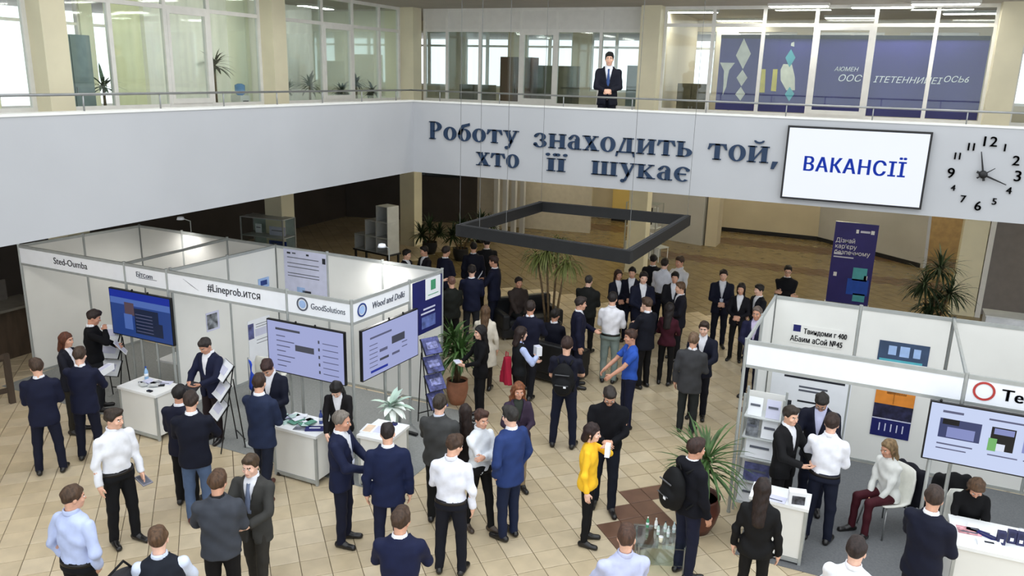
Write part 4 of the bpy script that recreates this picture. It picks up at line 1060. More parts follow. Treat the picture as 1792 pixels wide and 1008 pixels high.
# ================================================================== hanging frame
M_frame = mat('black_frame_paint', srgb(20, 21, 22), .5, var=.1)
FZ = 3.34
fc = [atz(805, 392, FZ+.10), atz(947, 352, FZ+.10), atz(1203, 376, FZ+.10), atz(1100, 437, FZ+.10)]
FRM = empty('hanging_frame', (0, 0, 0), 0, 'square black frame hanging on wires over the crowd', 'frame')
for k in range(4):
    a, c = Vector(fc[k]), Vector(fc[(k+1) % 4]); a.z = c.z = FZ; d = (c-a).normalized()
    b = MB(); b.bar(a-d*.05, c+d*.05-d*.10, .10, .20)
    # upright section
    b.v = []; b.f = []; b.m = []; n = Vector((-d.y, d.x, 0))*.05; p = a-d*.05; q = c-d*.05; v = [p-n, q-n, q+n, p+n]
    b.add([(*u_[:2], FZ-.09) for u_ in v]+[(*u_[:2], FZ+.09) for u_ in v], [(3, 2, 1, 0), (4, 5, 6, 7), (0, 1, 5, 4), (1, 2, 6, 5), (2, 3, 7, 6), (3, 0, 4, 7)])
    b.build('frame_beam', M_frame, FRM)
    b = MB(); u0, u1 = p+Vector((0, 0, .092)), q+Vector((0, 0, .092)); b.bar(u0, u1, .03, .006); b.build('light_strip', M_dark, FRM)
f0, f3 = Vector(fc[0]), Vector(fc[3])
for p in (fc[0], fc[1], fc[2], fc[3], tuple(f0.lerp(f3, .13)), tuple(f0.lerp(f3, .30))):
    b = MB(); b.tube([(p[0], p[1], FZ+.09), (p[0], p[1], 9.5)], .0035, 5); b.build('wire', mat('wire_steel', srgb(96, 98, 98), .5), FRM)

# ================================================================== plants
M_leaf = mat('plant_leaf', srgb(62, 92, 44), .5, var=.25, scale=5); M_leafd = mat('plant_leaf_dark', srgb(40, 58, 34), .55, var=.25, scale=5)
M_leaf2 = mat('plant_leaf_olive', srgb(104, 112, 58), .55, var=.25, scale=5); M_bark = mat('plant_bark', srgb(104, 86, 62), .8, var=.2, scale=12)
M_soil = mat('soil', srgb(52, 40, 30), .9); M_terra = mat('brown_pot', srgb(84, 44, 34), .35, var=.12); M_terra2 = mat('terracotta_pot', srgb(172, 116, 88), .6, var=.1); M_potw = mat('white_pot', srgb(220, 220, 214), .4)
def leaf_strip(b, base, az, el, L, w, droop, m=None, seg=5):
    d = Vector((math.cos(az)*math.cos(el), math.sin(az)*math.cos(el), math.sin(el))); s = Vector((-math.sin(az), math.cos(az), 0))
    p = Vector(base); vs_ = []; n = d.cross(s)
    for k in range(seg+1):
        t = k/seg; ww = w*(math.sin(math.pi*min(1, .12+t*.9))**.7)*.5+.0008
        vs_ += [tuple(p-s*ww), tuple(p+Vector((0, 0, -.15*ww))), tuple(p+s*ww)]
        d = (d+Vector((0, 0, -droop/seg))).normalized(); p = p+d*(L/seg)
    fs_ = []
    for k in range(seg):
        for j in (0, 1): fs_.append((k*3+j, k*3+j+1, k*3+j+4, k*3+j+3))
    b.add(vs_, fs_, m)
def plant(loc, label, trunks, n, L, w, droop, leafm, pot=None, potm=None, el=(.0, 1.3), name='potted_palm', rnd=1, parts_leaf=False):
    """trunks: list of (dx, dy, z of the crown); leaves spray from each crown"""
    r = random.Random(rnd); root = empty(name, loc, 0, label, 'plant')
    if pot:
        pr, ph_ = pot; b = MB(); b.lathe((0, 0, 0), [(pr*.62, 0), (pr*.86, ph_*.3), (pr, ph_*.65), (pr*.92, ph_*.95), (pr*.97, ph_), (pr*.86, ph_), (pr*.84, ph_*.9)], 20); b.build('pot', potm or M_terra, root, True)
        b = MB(); b.lathe((0, 0, ph_*.88), [(pr*.84, 0), (pr*.84, .01)], 20); b.build('soil', M_soil, root)
    z0 = pot[1]*.88 if pot else 0
    fol = MB()
    for (dx, dy, zc) in trunks:
        b = MB(); b.tube([(dx*.3, dy*.3, z0), (dx*.6, dy*.6, (z0+zc)/2), (dx, dy, zc)], [.03, .025, .02], 7); b.build('trunk', M_bark, root, True)
        for k in range(n):
            az = r.uniform(0, 6.283); e = r.uniform(*el); ll = L*r.uniform(.65, 1.1)
            base = (dx, dy, zc-r.uniform(0, .12)*L*1.2)
            if parts_leaf:
                b = MB(); leaf_strip(b, base, az, e, ll, w*r.uniform(.8, 1.2), droop*r.uniform(.6, 1.3)); b.build('leaf', leafm, root, True)
            else: leaf_strip(fol, base, az, e, ll, w*r.uniform(.8, 1.2), droop*r.uniform(.6, 1.3), leafm)
    if fol.v: tag(fol.build('foliage', None, root, True), kind='stuff')
    return root
p = atz(1216, 925); plant((p[0], p[1], 0), 'green palm in a big round brown pot beside the black hooded jacket man', [(0, .0, .92), (.06, .06, 1.02)], 46, .72, .034, 1.2, M_leaf, (.30, .50), M_terra, el=(.0, 1.3), rnd=2, parts_leaf=True)
p = atz(800, 705); plant((p[0], p[1], 0), 'leafy green palm in a terracotta pot by the end of the left stand', [(0, 0, .95), (-.12, .05, 1.2), (.1, -.05, 1.05)], 60, .60, .045, 1.5, M_leaf, (.20, .45), M_terra2, el=(-.1, 1.4), rnd=3)
p = atz(962, 602); plant((p[0], p[1], 0), 'tall thin dracaena standing beside the black sofas', [(-.16, 0, 2.1), (.10, .05, 2.35), (.36, -.1, 1.95), (-.42, .1, 1.95)], 85, .62, .024, 2.2, M_leaf2, (.26, .5), M_dark, el=(-.3, 1.2), rnd=4, name='tall_dracaena')
p = atz(1622, 607); plant((p[0], p[1], 0), 'bushy dark dracaena behind the right stand next to the cream column', [(0, 0, 1.85), (-.25, 0, 1.45), (.28, .1, 1.3), (0, .1, 1.0), (-.1, 0, .7)], 90, .66, .036, 1.6, M_leafd, (.25, .4), M_dark, el=(-.2, 1.4), rnd=5, name='bushy_dracaena')
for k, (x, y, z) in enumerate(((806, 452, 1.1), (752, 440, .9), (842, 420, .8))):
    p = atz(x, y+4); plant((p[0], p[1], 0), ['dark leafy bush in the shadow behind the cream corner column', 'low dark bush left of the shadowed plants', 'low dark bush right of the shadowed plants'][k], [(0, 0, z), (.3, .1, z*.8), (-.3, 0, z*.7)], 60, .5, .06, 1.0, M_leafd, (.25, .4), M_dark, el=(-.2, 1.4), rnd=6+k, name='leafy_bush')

# ================================================================== sofas in the middle of the hall
M_leather = mat('black_leather', srgb(26, 27, 30), .45, var=.12, bump=.15, bscale=40)
def sofa(p, ang, label, w=1.5):
    r = empty('sofa', (p[0], p[1], 0), ang, label, 'sofa')
    def cush(name, c, d):
        b = MB(); b.box(c, d); o = b.build(name, M_leather, r); md = o.modifiers.new('bevel', 'BEVEL'); md.width = .05; md.segments = 3
    cush('base', (0, 0, .17), (w, .78, .26)); cush('backrest', (0, .33, .50), (w, .18, .62))
    for s in (-1, 1):
        cush('armrest', (s*(w/2-.09), -.03, .42), (.18, .78, .36)); cush('seat_cushion', (s*(w/4-.05), -.08, .37), (w/2-.11, .58, .16))
        for t in (-1, 1):
            b = MB(); b.tube([(s*(w/2-.1), t*.3, 0), (s*(w/2-.1), t*.3, .05)], .025, 8); b.build('foot', M_steel, r)

# ================================================================== roll-up banner
a = atY(1463, 388, 22.2); c = atY(1539, 394, 22.2); wb_ = c[0]-a[0]; hb_ = (a[2]+c[2])/2; xm = (a[0]+c[0])/2
rb = empty('rollup_banner', (xm, 22.2, 0), 0, 'purple blue roll-up banner standing behind the right stand', 'banner')
M_rb = mat('banner_violet', srgb(52, 48, 120), .5, var=.05, scale=2)
b = MB(); b.box((0, 0, .05), (wb_+.06, .20, .10)); b.build('base_box', M_alu, rb)
b = MB(); b.box((0, 0, .1+(hb_-.1)/2), (wb_, .012, hb_-.1)); b.build('sheet', M_rb, rb)
b = MB(); b.tube([(-wb_/2, .01, hb_), (wb_/2, .01, hb_)], .015, 8); b.build('top_rail', M_alu, rb)
b = MB(); b.tube([(0, .03, .1), (0, .03, hb_)], .012, 8); b.build('support_pole', M_alu, rb)
def rbp(u0, v0, u1, v1, m, nm='print'):
    b = MB(); b.box(((u0+u1-1)/2*wb_, -.009, .1+(v0+v1)/2*(hb_-.1)), ((u1-u0)*wb_, .004, (v1-v0)*(hb_-.1))); b.build(nm, m, rb)
rbp(.50, .88, .56, .925, M_fas); rbp(.84, .88, .92, .925, M_fas); rbp(.60, .89, .82, .915, M_lilac); rbp(.05, .60, .24, .625, M_lilac); rbp(.05, .565, .52, .58, M_lilac)
rbp(.55, .30, .88, .46, M_teal); rbp(.45, .12, .95, .32, mat('banner_blue', srgb(40, 84, 190), .5)); rbp(.62, .04, .90, .14, M_teal); rbp(.10, .33, .18, .38, M_fas); rbp(.82, .30, .90, .37, M_fas)
for k, t in enumerate(('Дізнай', 'кар\'єру', 'безпечному')):
    me = text_mesh(t, .16, M_fas, .003, 0, 0, 'LEFT', .92); me.transform(frame_matrix((-wb_*.45, -.012, hb_-.48-.155*k), (1, 0, 0), (0, -1, 0))); o = bpy.data.objects.new('lettering', me); COL.objects.link(o); o.parent = rb

# ================================================================== furniture around the hall
M_cube = mat('grey_white_cube', srgb(196, 200, 200), .5, var=.03)
def open_cube(x, y, z, s, label):
    r = empty('display_cube', (x, y, z), R(-12), label, 'cube', 'open display cubes stacked like stairs'); t = .02
    for nm, cen, d in (('side', (-s/2+t/2, 0, s/2), (t, s, s)), ('side', (s/2-t/2, 0, s/2), (t, s, s)), ('shelf', (0, 0, t/2), (s-2*t, s, t)), ('shelf', (0, 0, s-t/2), (s-2*t, s, t)), ('back', (0, s/2-t/2, s/2), (s-2*t, t, s-2*t))):
        b = MB(); b.box(cen, d); b.build(nm, M_cube, r)
bx_ = atz(660, 474); s = .46
ca, sa = math.cos(R(-12)), math.sin(R(-12))
nm = {(0, 0): 'lowest single cube at the left end of the cube stairs', (1, 0): 'bottom open cube in the middle pile of the cube stairs', (1, 1): 'top open cube of the middle pile of the cube stairs', (2, 0): 'bottom open cube of the tallest pile by the corner column', (2, 1): 'middle open cube of the tallest pile by the corner column', (2, 2): 'top open cube of the tallest pile by the corner column'}
for (i, j), lb in nm.items(): open_cube(bx_[0]+(i-1)*(s+.004)*ca, bx_[1]+(i-1)*(s+.004)*sa, j*(s+.002)+.62, s, lb)
r = empty('low_table', (bx_[0], bx_[1], 0), R(-12), 'low dark bench carrying the stacked display cubes', 'table')
b = MB(); b.box((0, 0, .60), (3*s+.1, s+.06, .04)); b.build('top', M_dark, r)
for sx in (-1, 1):
    for sy in (-1, 1): b = MB(); b.box((sx*(1.5*s-.02), sy*(s/2-.02), .29), (.05, .05, .58)); b.build('leg', M_dark, r)
# glass showcase in front of the second column
p = atz(468, 379, 1.95); r = empty('glass_showcase', (p[0], p[1], 0), R(4), 'glass showcase with papers behind the left stand', 'showcase')
w, d, h_ = 1.35, .55, 1.95
for sx in (-1, 1):
    for sy in (-1, 1): b = MB(); b.box((sx*(w/2-.015), sy*(d/2-.015), h_/2), (.03, .03, h_)); b.build('corner_post', M_alu, r)
for z in (.5, 1.0, 1.45, h_-.01): b = MB(); b.box((0, 0, z), (w-.03, d-.03, .02)); b.build('shelf', M_cube, r)
b = MB(); b.box((0, d/2-.01, h_/2), (w-.06, .008, h_-.04)); b.build('back_panel', mat('showcase_back', srgb(170, 186, 180), .5), r)
b = MB(); b.box((0, -d/2+.01, h_/2), (w-.06, .006, h_-.04)); b.build('front_pane', M_glass, r)
for k, (x, z, ww, hh, m) in enumerate(((.25, 1.56, .5, .26, M_lilac), (.25, 1.22, .55, .18, M_inkb), (.3, 1.10, .5, .16, M_fas), (-.35, 1.6, .2, .24, M_fas))):
    o = empty('showcase_paper', (p[0]+x*.99, p[1]+.05+x*.07, z-hh/2), R(4), ['pale lilac paper in the glass showcase', 'blue printed card in the glass showcase', 'white card under the blue one in the glass showcase', 'narrow white card at the left of the glass showcase'][k], 'paper')
    b = MB(); b.box((0, 0, hh/2), (ww, .012, hh)); b.build('sheet', m, o); b = MB(); b.box((0, -.008, hh*.6), (ww*.7, .003, .02)); b.build('print', M_ink, o)
# white-framed chair and case under the hanging frame
def metal_chair(p, ang, label, seatc, framec, h_=.46, zb=0.0):
    r = empty('chair', (p[0], p[1], zb), ang, label, 'chair')
    b = MB(); b.box((0, 0, h_), (.44, .42, .035)); o = b.build('seat', seatc, r)
    for sx in (-1, 1):
        b = MB(); b.tube([(sx*.20, -.19, 0), (sx*.20, -.19, h_)], .012, 8); b.build('leg', framec, r); b = MB(); b.tube([(sx*.20, .20, 0), (sx*.20, .19, h_), (sx*.19, .24, h_+.45)], .012, 8); b.build('leg', framec, r)
    for k in range(3): b = MB(); b.bar((-.19, .21+.012*k, h_+.14+.13*k), (.19, .21+.012*k, h_+.14+.13*k), .03, .02); b.build('back_slat', framec, r)
    return r
metal_chair(atz(1152, 456), R(60), 'white metal chair near the glass case under the hanging frame', M_cube, M_fas)
p = atz(1115, 462); r = empty('glass_showcase', (p[0]-.2, p[1]+1.2, 0), R(-6), 'tall glass case with a dark screen inside under the hanging frame', 'showcase')
for sx in (-1, 1):
    for sy in (-1, 1): b = MB(); b.box((sx*.52, sy*.3, .9), (.035, .035, 1.8)); b.build('corner_post', M_alu, r)
b = MB(); b.box((.02, .1, 1.35), (.42, .05, .55)); b.build('dark_screen', M_dark, r); b = MB(); b.box((.34, .1, 1.3), (.12, .2, .7)); b.build('white_pillar', M_cube, r); b = MB(); b.box((0, 0, 1.0), (1.0, .58, .03)); b.build('shelf', M_cube, r); b = MB(); b.box((0, 0, 1.79), (1.05, .62, .02)); b.build('top', M_glass, r); b = MB(); b.box((0, 0, .25), (1.0, .56, .5)); b.build('cabinet', M_cube, r)
# pale pillars in a row behind the frame
for k in range(4):
    p = atz(868+15*k, 414-2*k); r = struct(MB().box((0, 0, 1.86), (.16, .16, 3.72)).build('column_slim', M_greyw, loc=(p[0], p[1], 0)))
# white box and wall niche on the right
p = atY(1765, 560, 17.0); b = MB(); b.box((0, 0, p[2]/2+.04), (1.3, .5, p[2]+.08)); r = empty('display_block', (p[0]+.25, 17.0, 0), 0, 'pale grey block standing behind the right stand at the frame edge', 'block'); b.build('body', mat('pale_grey_block', srgb(196, 200, 206), .5), r); b = MB(); b.box((0, 0, p[2]+.09), (1.34, .54, .02)); b.build('lid', M_cube, r)
# dark reception furniture at the far left
M_wood = mat('dark_wood', srgb(78, 66, 56), .5, var=.12, scale=8, stretch=(1, 1, .2)); M_gtop = mat('grey_stone_top', srgb(120, 116, 108), .4, var=.08)
r = empty('reception_desk', (-15.6, 8.9, 0), R(90), 'dark reception desk with a grey top left of the left stand', 'desk')
b = MB(); b.box((0, 0, .5), (2.6, .7, 1.0)); b.build('front', M_wood, r); b = MB(); b.box((0, -.05, 1.02), (2.7, .85, .05)); b.build('top', M_gtop, r); b = MB(); b.box((.2, .25, 1.25), (1.6, .05, .42)); b.build('screen_panel', mat('grey_panel', srgb(98, 94, 90), .6), r)
p = atz(22, 705); r = empty('wooden_barrier', (p[0], p[1], 0), R(75), 'brown wooden barrier frame at the left edge near the navy suited back', 'barrier')
for x in (-.55, .0): b = MB(); b.box((x, 0, .45), (.09, .09, .9)); b.build('post', M_wood, r)
for z in (.25, .86): b = MB(); b.box((-.275, 0, z), (.46, .05, .08)); b.build('rail', M_wood, r)

# ================================================================== brochure racks
def rack(p, ang, label, n=3, w=.30, sheet=M_fas, top=1.35, m=M_black, z=0, prm=None):
    r = empty('brochure_rack', (p[0], p[1], z), ang, label, 'rack')
    for s in (-1, 1): b = MB(); b.tube([(s*w*.45, -.16, .0), (s*w*.45, .12, top)], .010, 7); b.build('leg', m, r); b = MB(); b.tube([(s*w*.45, .22, .0), (s*w*.45, .10, top*.85)], .010, 7); b.build('leg', m, r)
    b = MB(); b.bar((-w*.45, .22, .15), (w*.45, .22, .15), .015); b.build('brace', m, r)
    T = Matrix.Rotation(R(-38), 3, 'X')
    for k in range(n):
        zz = top-.12-k*.30; yy = .08-(k*.30)*.20-.04
        b = MB(); b.box((0, yy, zz), (w, .30, .012), None, 0, Matrix.Rotation(R(52), 3, 'X')); b.build('tray', m, r)
        b = MB(); b.box((0, yy-.012, zz+.010), (w*.92, .29, .012), None, 0, Matrix.Rotation(R(52), 3, 'X')); o = b.build('brochure', sheet, r)
        b = MB(); b.box((0, yy-.022, zz+.020), (w*.6, .12, .006), None, 0, Matrix.Rotation(R(52), 3, 'X')); b.build('print', prm or M_lilac, o)
    return r
rack(atz(203, 700), R(20), 'brochure rack with white leaflets beside the man in the black sweater', w=.40)
rack(atz(398, 782), R(-28), 'black brochure rack holding white leaflets in the middle of the left stand', w=.42, top=1.38)
rack(atz(757, 742), R(62), 'brochure rack of violet leaflets at the right end of the left stand', 4, .34, mat('violet_leaflet', srgb(74, 78, 128), .5, var=.35, scale=12), 1.5, prm=mat('violet_print', srgb(126, 130, 178), .5, var=.3, scale=20))
# tall shelf rack at the corner of the right stand
r = empty('brochure_shelf', (-1.02, 10.32, 0), 0, 'tall aluminium brochure shelf at the left corner of the right stand', 'shelf')
w, h_ = .50, 1.72
for s in (-1, 1):
    for t in (0, .30): b = MB(); b.box((s*w/2, t, h_/2), (.03, .03, h_)); b.build('upright', M_alu, r)
for k, z in enumerate((.12, .45, .80, 1.10, 1.40)): b = MB(); b.box((0, .15, z), (w-.03, .30, .015)); b.build('shelf', M_cube, r)
b = MB(); b.box((0, .30, h_/2), (w-.03, .01, h_-.1)); b.build('back', M_pan, r)
for k, (x, z, ww, m) in enumerate(((-.11, 1.415, .18, M_fas), (.12, 1.415, .18, M_lilac), (-.12, 1.115, .16, mat('print_photo_grey', srgb(120, 124, 130))), (.10, 1.115, .20, M_fas), (.0, .815, .36, M_fas), (.0, .465, .34, mat('print_faded_navy', srgb(88, 92, 140))), (-.02, .135, .40, M_fas))):
    o = empty('brochure', (-1.02+x, 10.36, z), 0, ['white leaflet at the top left of the tall brochure shelf', 'lilac leaflet at the top right of the tall brochure shelf', 'grey photo leaflet on the second shelf of the tall brochure shelf', 'white leaflet on the second shelf of the tall brochure shelf', 'wide white sheet on the middle shelf of the tall brochure shelf', 'blue photo brochure on the fourth shelf of the tall brochure shelf', 'wide white sheet on the lowest shelf of the tall brochure shelf'][k], 'brochure')
    T = Matrix.Rotation(R(-12), 3, 'X'); b = MB(); b.box((0, .02, .125), (ww, .008, .25), None, 0, T); b.build('cover', m, o); b = MB(); b.box((0, .008, .15), (ww*.7, .004, .03), None, 0, T); b.build('print', M_ink, o)

# ================================================================== chairs inside the stands
M_chair = mat('white_plastic_chair', srgb(226, 226, 218), .4)
def shell_chair(x, y, ang, label):
    r = empty('chair', (x, y, .0065), ang, label, 'chair')
    b = MB(); n = 8; vs_ = []; fs_ = []
    prof = [(-.22, .45), (-.10, .44), (.05, .435), (.15, .45), (.20, .52), (.225, .66), (.245, .80), (.26, .90)]
    for (y_, z_), ww in zip(prof, (.40, .44, .46, .46, .46, .45, .42, .34)):
        for k in range(n+1): t = k/n*2-1; vs_.append((t*ww/2, y_-(.05*t*t if z_ > .5 else 0), z_+(.03*t*t if z_ < .5 else 0)))
    for j in range(len(prof)-1):
        for k in range(n): fs_.append((j*(n+1)+k, j*(n+1)+k+1, (j+1)*(n+1)+k+1, (j+1)*(n+1)+k))
    b.add(vs_, fs_); o = b.build('shell', M_chair, r, True); md = o.modifiers.new('s', 'SOLIDIFY'); md.thickness = .018
    for sx in (-1, 1):
        for y_ in (-.2, .2): b = MB(); b.tube([(sx*.22, y_*1.1, 0), (sx*.17, y_*.8, .43)], .011, 8); b.build('leg', M_steel, r, True)
    return r
shell_chair(1.25, 11.10, R(200), 'white shell chair with a black jacket behind the seated woman in black')
shell_chair(-10.75, 10.45, R(160), 'white shell chair with a green cushion behind the blue screen')
shell_chair(-9.35, 10.3, R(200), 'white shell chair beside the standing man with a tablet')
b = MB(); b.box((0, 0, .03), (.38, .36, .06)); o = tag(b.build('seat_cushion', mat('green_cushion', srgb(120, 140, 92), .8)), 'green cushion lying on a white chair behind the blue screen', 'cushion'); o.location = (-10.75, 10.42, .475)
r = empty('low_table', (-10.98, 9.82, .0065), R(4), 'small white table behind the counter with the bottle', 'table'); b = MB(); b.box((0, 0, .62), (.75, .45, .03)); b.build('top', M_ctop, r); b = MB(); b.tube([(0, 0, 0), (0, 0, .61)], .025, 10); b.build('pedestal', M_alu, r); b = MB(); b.lathe((0, 0, 0), [(.2, 0), (.2, .015)], 16); b.build('foot', M_alu, r)
# coats hung over chair backs
def hung_coat(x, y, ang, label, c=(24, 26, 40), z=.93, L=.62):
    P, o = grid((-.30, -.20, .10), (.30, .20, .72), .022)
    f = sd_ell(P, (0, 0, .40), (.22, .10, .34)); f = smin(f, sd_seg(P, (-.17, 0, .66), (-.23, .02, .22), .06, .05), .04); f = smin(f, sd_seg(P, (.17, 0, .66), (.23, .02, .22), .06, .05), .04)
    f = f+.010*np.sin(30*P[..., 0]+9*P[..., 2])*np.cos(11*P[..., 2])
    V, Q = surfnet(f, o, .022); me = np_mesh('coat', V, Q, [fabric(c)]); ob = bpy.data.objects.new('hung_coat', me); COL.objects.link(ob); tag(ob, label, 'coat'); ob.location = (x, y, z-.72); ob.rotation_euler = (0, 0, ang)
hung_coat(1.32, 10.72, R(20), 'black jacket hung on the white chair behind the seated woman in black', (16, 16, 20), 1.0)

# clip-on spot lamps of the stands (lit, aimed at the walls below)
def spot_lamp(x, y, tx, ty, label, power=70):
    r = empty('spot_lamp', (x, y, HB+.02), math.atan2(tx-x, -(ty-y)) if False else math.atan2(ty-y, tx-x)-math.pi/2, label, 'lamp')
    b = MB(); b.tube([(0, 0, 0), (0, .0, .22), (0, .18, .30)], .010, 8); b.build('arm', M_alu, r, True)
    b = MB(); b.lathe((0, 0, 0), [(.03, .06), (.06, .05), (.075, 0), (.07, 0), (.05, .04)], 16); o = b.build('lamp_head', M_fas, r, True); o.location = (0, .22, .28)
    b = MB(); b.lathe((0, 0, 0), [(.062, 0), (.062, .006)], 16); o = b.build('lens', mat('spot_lens', (1, 1, 1), .4, emit=4.0, ecol=(1, .97, .9)), r, True); o.location = (0, .22, .285)
    l = bpy.data.lights.new('spot_lamp_light', 'SPOT'); l.energy = power; l.spot_size = R(150); l.spot_blend = .8; l.shadow_soft_size = .12; l.color = (1, .97, .93)
    lo = bpy.data.objects.new('bulb', l); COL.objects.link(lo); lo.parent = r; lo.location = (0, .26, .26); lo.rotation_euler = (R(20), 0, 0)
spot_lamp(-12.40, 11.58, -12.6, 9.5, 'spot lamp on the back rail of the first left stand unit', 75)
spot_lamp(-7.66, 11.52, -7.66, 9.5, 'spot lamp with a white head on the back rail near the dark blue banner', 90)
# ================================================================== things on the counters
def sheet(p, z, w, d, ang, m, label, bits=(), t=.006, cat='brochure', name='brochure'):
    r = empty(name, (p[0], p[1], z), ang, label, cat); b = MB(); b.box((0, 0, t/2), (w, d, t)); b.build('cover', m, r)
    for (u0, v0, u1, v1, mm) in bits or ((.15, .2, .85, .35, M_ink),): b = MB(); b.box(((u0+u1-1)/2*w, (v0+v1-1)/2*d, t+.001), ((u1-u0)*w, (v1-v0)*d, .002)); b.build('print', mm, r)
def bottle(p, z, label, col=(150, 190, 230), cap=(40, 80, 170), s=1.0):
    r = empty('bottle', (p[0], p[1], z), 0, label, 'bottle')
    b = MB(); b.lathe((0, 0, 0), [(.028*s, 0), (.032*s, .01*s), (.032*s, .13*s), (.026*s, .16*s), (.012*s, .19*s), (.012*s, .205*s)], 14); b.build('body', mat('bottle_%d_%d_%d' % col, srgb(*col), .15, spec=.6), r, True)
    b = MB(); b.lathe((0, 0, .205*s), [(.015*s, 0), (.015*s, .022*s)], 12); b.build('cap', mat('cap_%d_%d_%d' % cap, srgb(*cap), .4), r, True)
    b = MB(); b.lathe((0, 0, .06*s), [(.0328*s, 0), (.0328*s, .05*s)], 14); b.build('label_band', M_fas, r, True)
def cup(p, z, label, col=(240, 240, 240), s=1.0):
    b = MB(); b.lathe((0, 0, 0), [(.026*s, 0), (.036*s, .085*s), (.033*s, .085*s), (.024*s, .006)], 14); r = empty('cup', (p[0], p[1], z), 0, label, 'cup'); b.build('wall', mat('cup_%d_%d_%d' % col, srgb(*col), .4), r, True); b = MB(); b.lathe((0, 0, .082*s), [(.0375*s, 0), (.0375*s, .006)], 14); b.build('rim', M_fas, r, True)
Z = HC+.0075
T1 = lambda x, y: atz(x, y, HC)
def gadget(p, z, label, w=.09, d=.05, h_=.02, m=M_black, ang=0.0):
    r = empty('phone', (p[0], p[1], z), ang, label, 'phone'); b = MB(); b.box((0, 0, h_/2), (w, d, h_)); b.build('case', m, r); b = MB(); b.box((0, 0, h_+.0008), (w*.9, d*.88, .0015)); b.build('glass', mat('phone_glass', srgb(40, 44, 54), .1), r)
def candy_pile(p, z, w, d, n, label, cols, rnd):
    r = empty('leaflet_pile', (p[0], p[1], z), .2, label, 'pile'); q = random.Random(rnd)
    for k in range(n):
        b = MB(); b.box((q.uniform(-w, w)/2, q.uniform(-d, d)/2, .006+.010*(k//4)), (.15, .10, .008), None, q.uniform(0, 3)); b.build('leaflet', cols[k % len(cols)], r)
M_mint = mat('mint_paper', srgb(196, 222, 214), .5); M_gm = mat('green_paper', srgb(96, 150, 128), .5)
bottle(T1(257, 665), Z, 'blue water bottle on the counter below the dark blue screen')
candy_pile(T1(262, 674), Z, .32, .16, 14, 'grey pile of wrapped leaflets around the blue bottle', [M_cube, M_lilac, mat('print_photo_grey', srgb(120, 124, 130)), M_fas], 3)
gadget(T1(262, 686), Z, 'small black phone near the front of the bottle counter'); gadget(T1(283, 676), Z, 'small black phone at the right of the bottle counter', ang=.6)
sheet(T1(290, 671), Z, .20, .14, .4, M_lilac, 'pale leaflet at the right end of the bottle counter')
candy_pile(T1(520, 738), Z, .50, .22, 22, 'heap of mint and white leaflets on the counter below the forward lilac screen', [M_mint, M_fas, M_gm, M_lilac], 4)
sheet(T1(530, 750), Z, .24, .16, .3, mat('print_photo_grey', srgb(120, 124, 130)), 'grey magazine on the leaflet covered counter')
sheet(T1(551, 752), Z, .26, .14, .5, M_navy, 'navy folder at the front corner of the leaflet covered counter', ((.2, .4, .8, .6, M_fas),), .02)
sheet(T1(575, 742), Z, .14, .10, .1, M_fas, 'small white card at the right of the leaflet covered counter')
bottle(T1(562, 742), Z, 'dark blue bottle beside the navy folder', (60, 78, 150), (30, 40, 110), .9)
sheet(T1(655, 752), Z, .34, .28, .2, M_fas, 'open white catalogue on the small corner counter', ((.1, .1, .45, .9, mat('print_peach', srgb(232, 206, 178), .5)), (.55, .1, .9, .9, M_lilac)))
gadget(T1(690, 744), Z, 'dark blue gadget at the right of the small corner counter', .08, .06, .03, M_navy)
r_ = atz(1375, 880, HC); 
r = empty('leaflet_box', (r_[0]+.12, r_[1]+.02, Z), .2, 'white leaflet box with a dark photo on the right stand counter', 'box'); b = MB(); b.box((0, 0, .09), (.20, .12, .18)); b.build('body', M_fas, r); b = MB(); b.box((.01, -.061, .08), (.15, .003, .11)); b.build('print', mat('print_photo_dark', srgb(70, 72, 80), .5, var=.5, scale=14), r)
sheet((r_[0]-.12, r_[1]+.03), Z, .24, .16, -.1, M_lilac, 'pale leaflet beside the leaflet box on the right stand counter')
C5 = lambda x, y: atz(x, y, HC)
sheet(C5(1695, 930), Z, .24, .17, .1, mat('print_red_white', srgb(214, 150, 156), .5, var=.35, scale=14), 'red and white brochure by the hands of the seated woman in black')
sheet(C5(1716, 928), Z, .28, .20, -.2, M_fas, 'white paper under the arms of the seated woman in black')
sheet(C5(1728, 940), Z, .22, .07, -.5, M_navy, 'navy folded strap of leaflets on the counter of the woman in black', t=.02)
sheet(C5(1730, 954), Z, .24, .12, .1, M_fas, 'white card holder on the front edge of the counter of the woman in black', ((.3, .3, .7, .6, M_ink2),), .03)
for k, (x, y) in enumerate(((1750, 952), (1768, 950), (1784, 954))):
    r_ = C5(x, y); r = empty('leaflet_box', (r_[0], r_[1], Z), .1, ['left navy standing leaflet box on the counter of the woman in black', 'middle navy standing leaflet box on the counter of the woman in black', 'right navy standing leaflet box on the counter of the woman in black'][k], 'box'); b = MB(); b.box((0, 0, .075), (.085, .06, .15)); b.build('body', mat('box_navy', srgb(44, 46, 84), .5, var=.2, scale=12), r); b = MB(); b.box((0, -.031, .05), (.035, .003, .04)); b.build('print', M_fas, r)
cup(C5(1786, 940), Z, 'white paper cup at the right end of the counter of the woman in black')
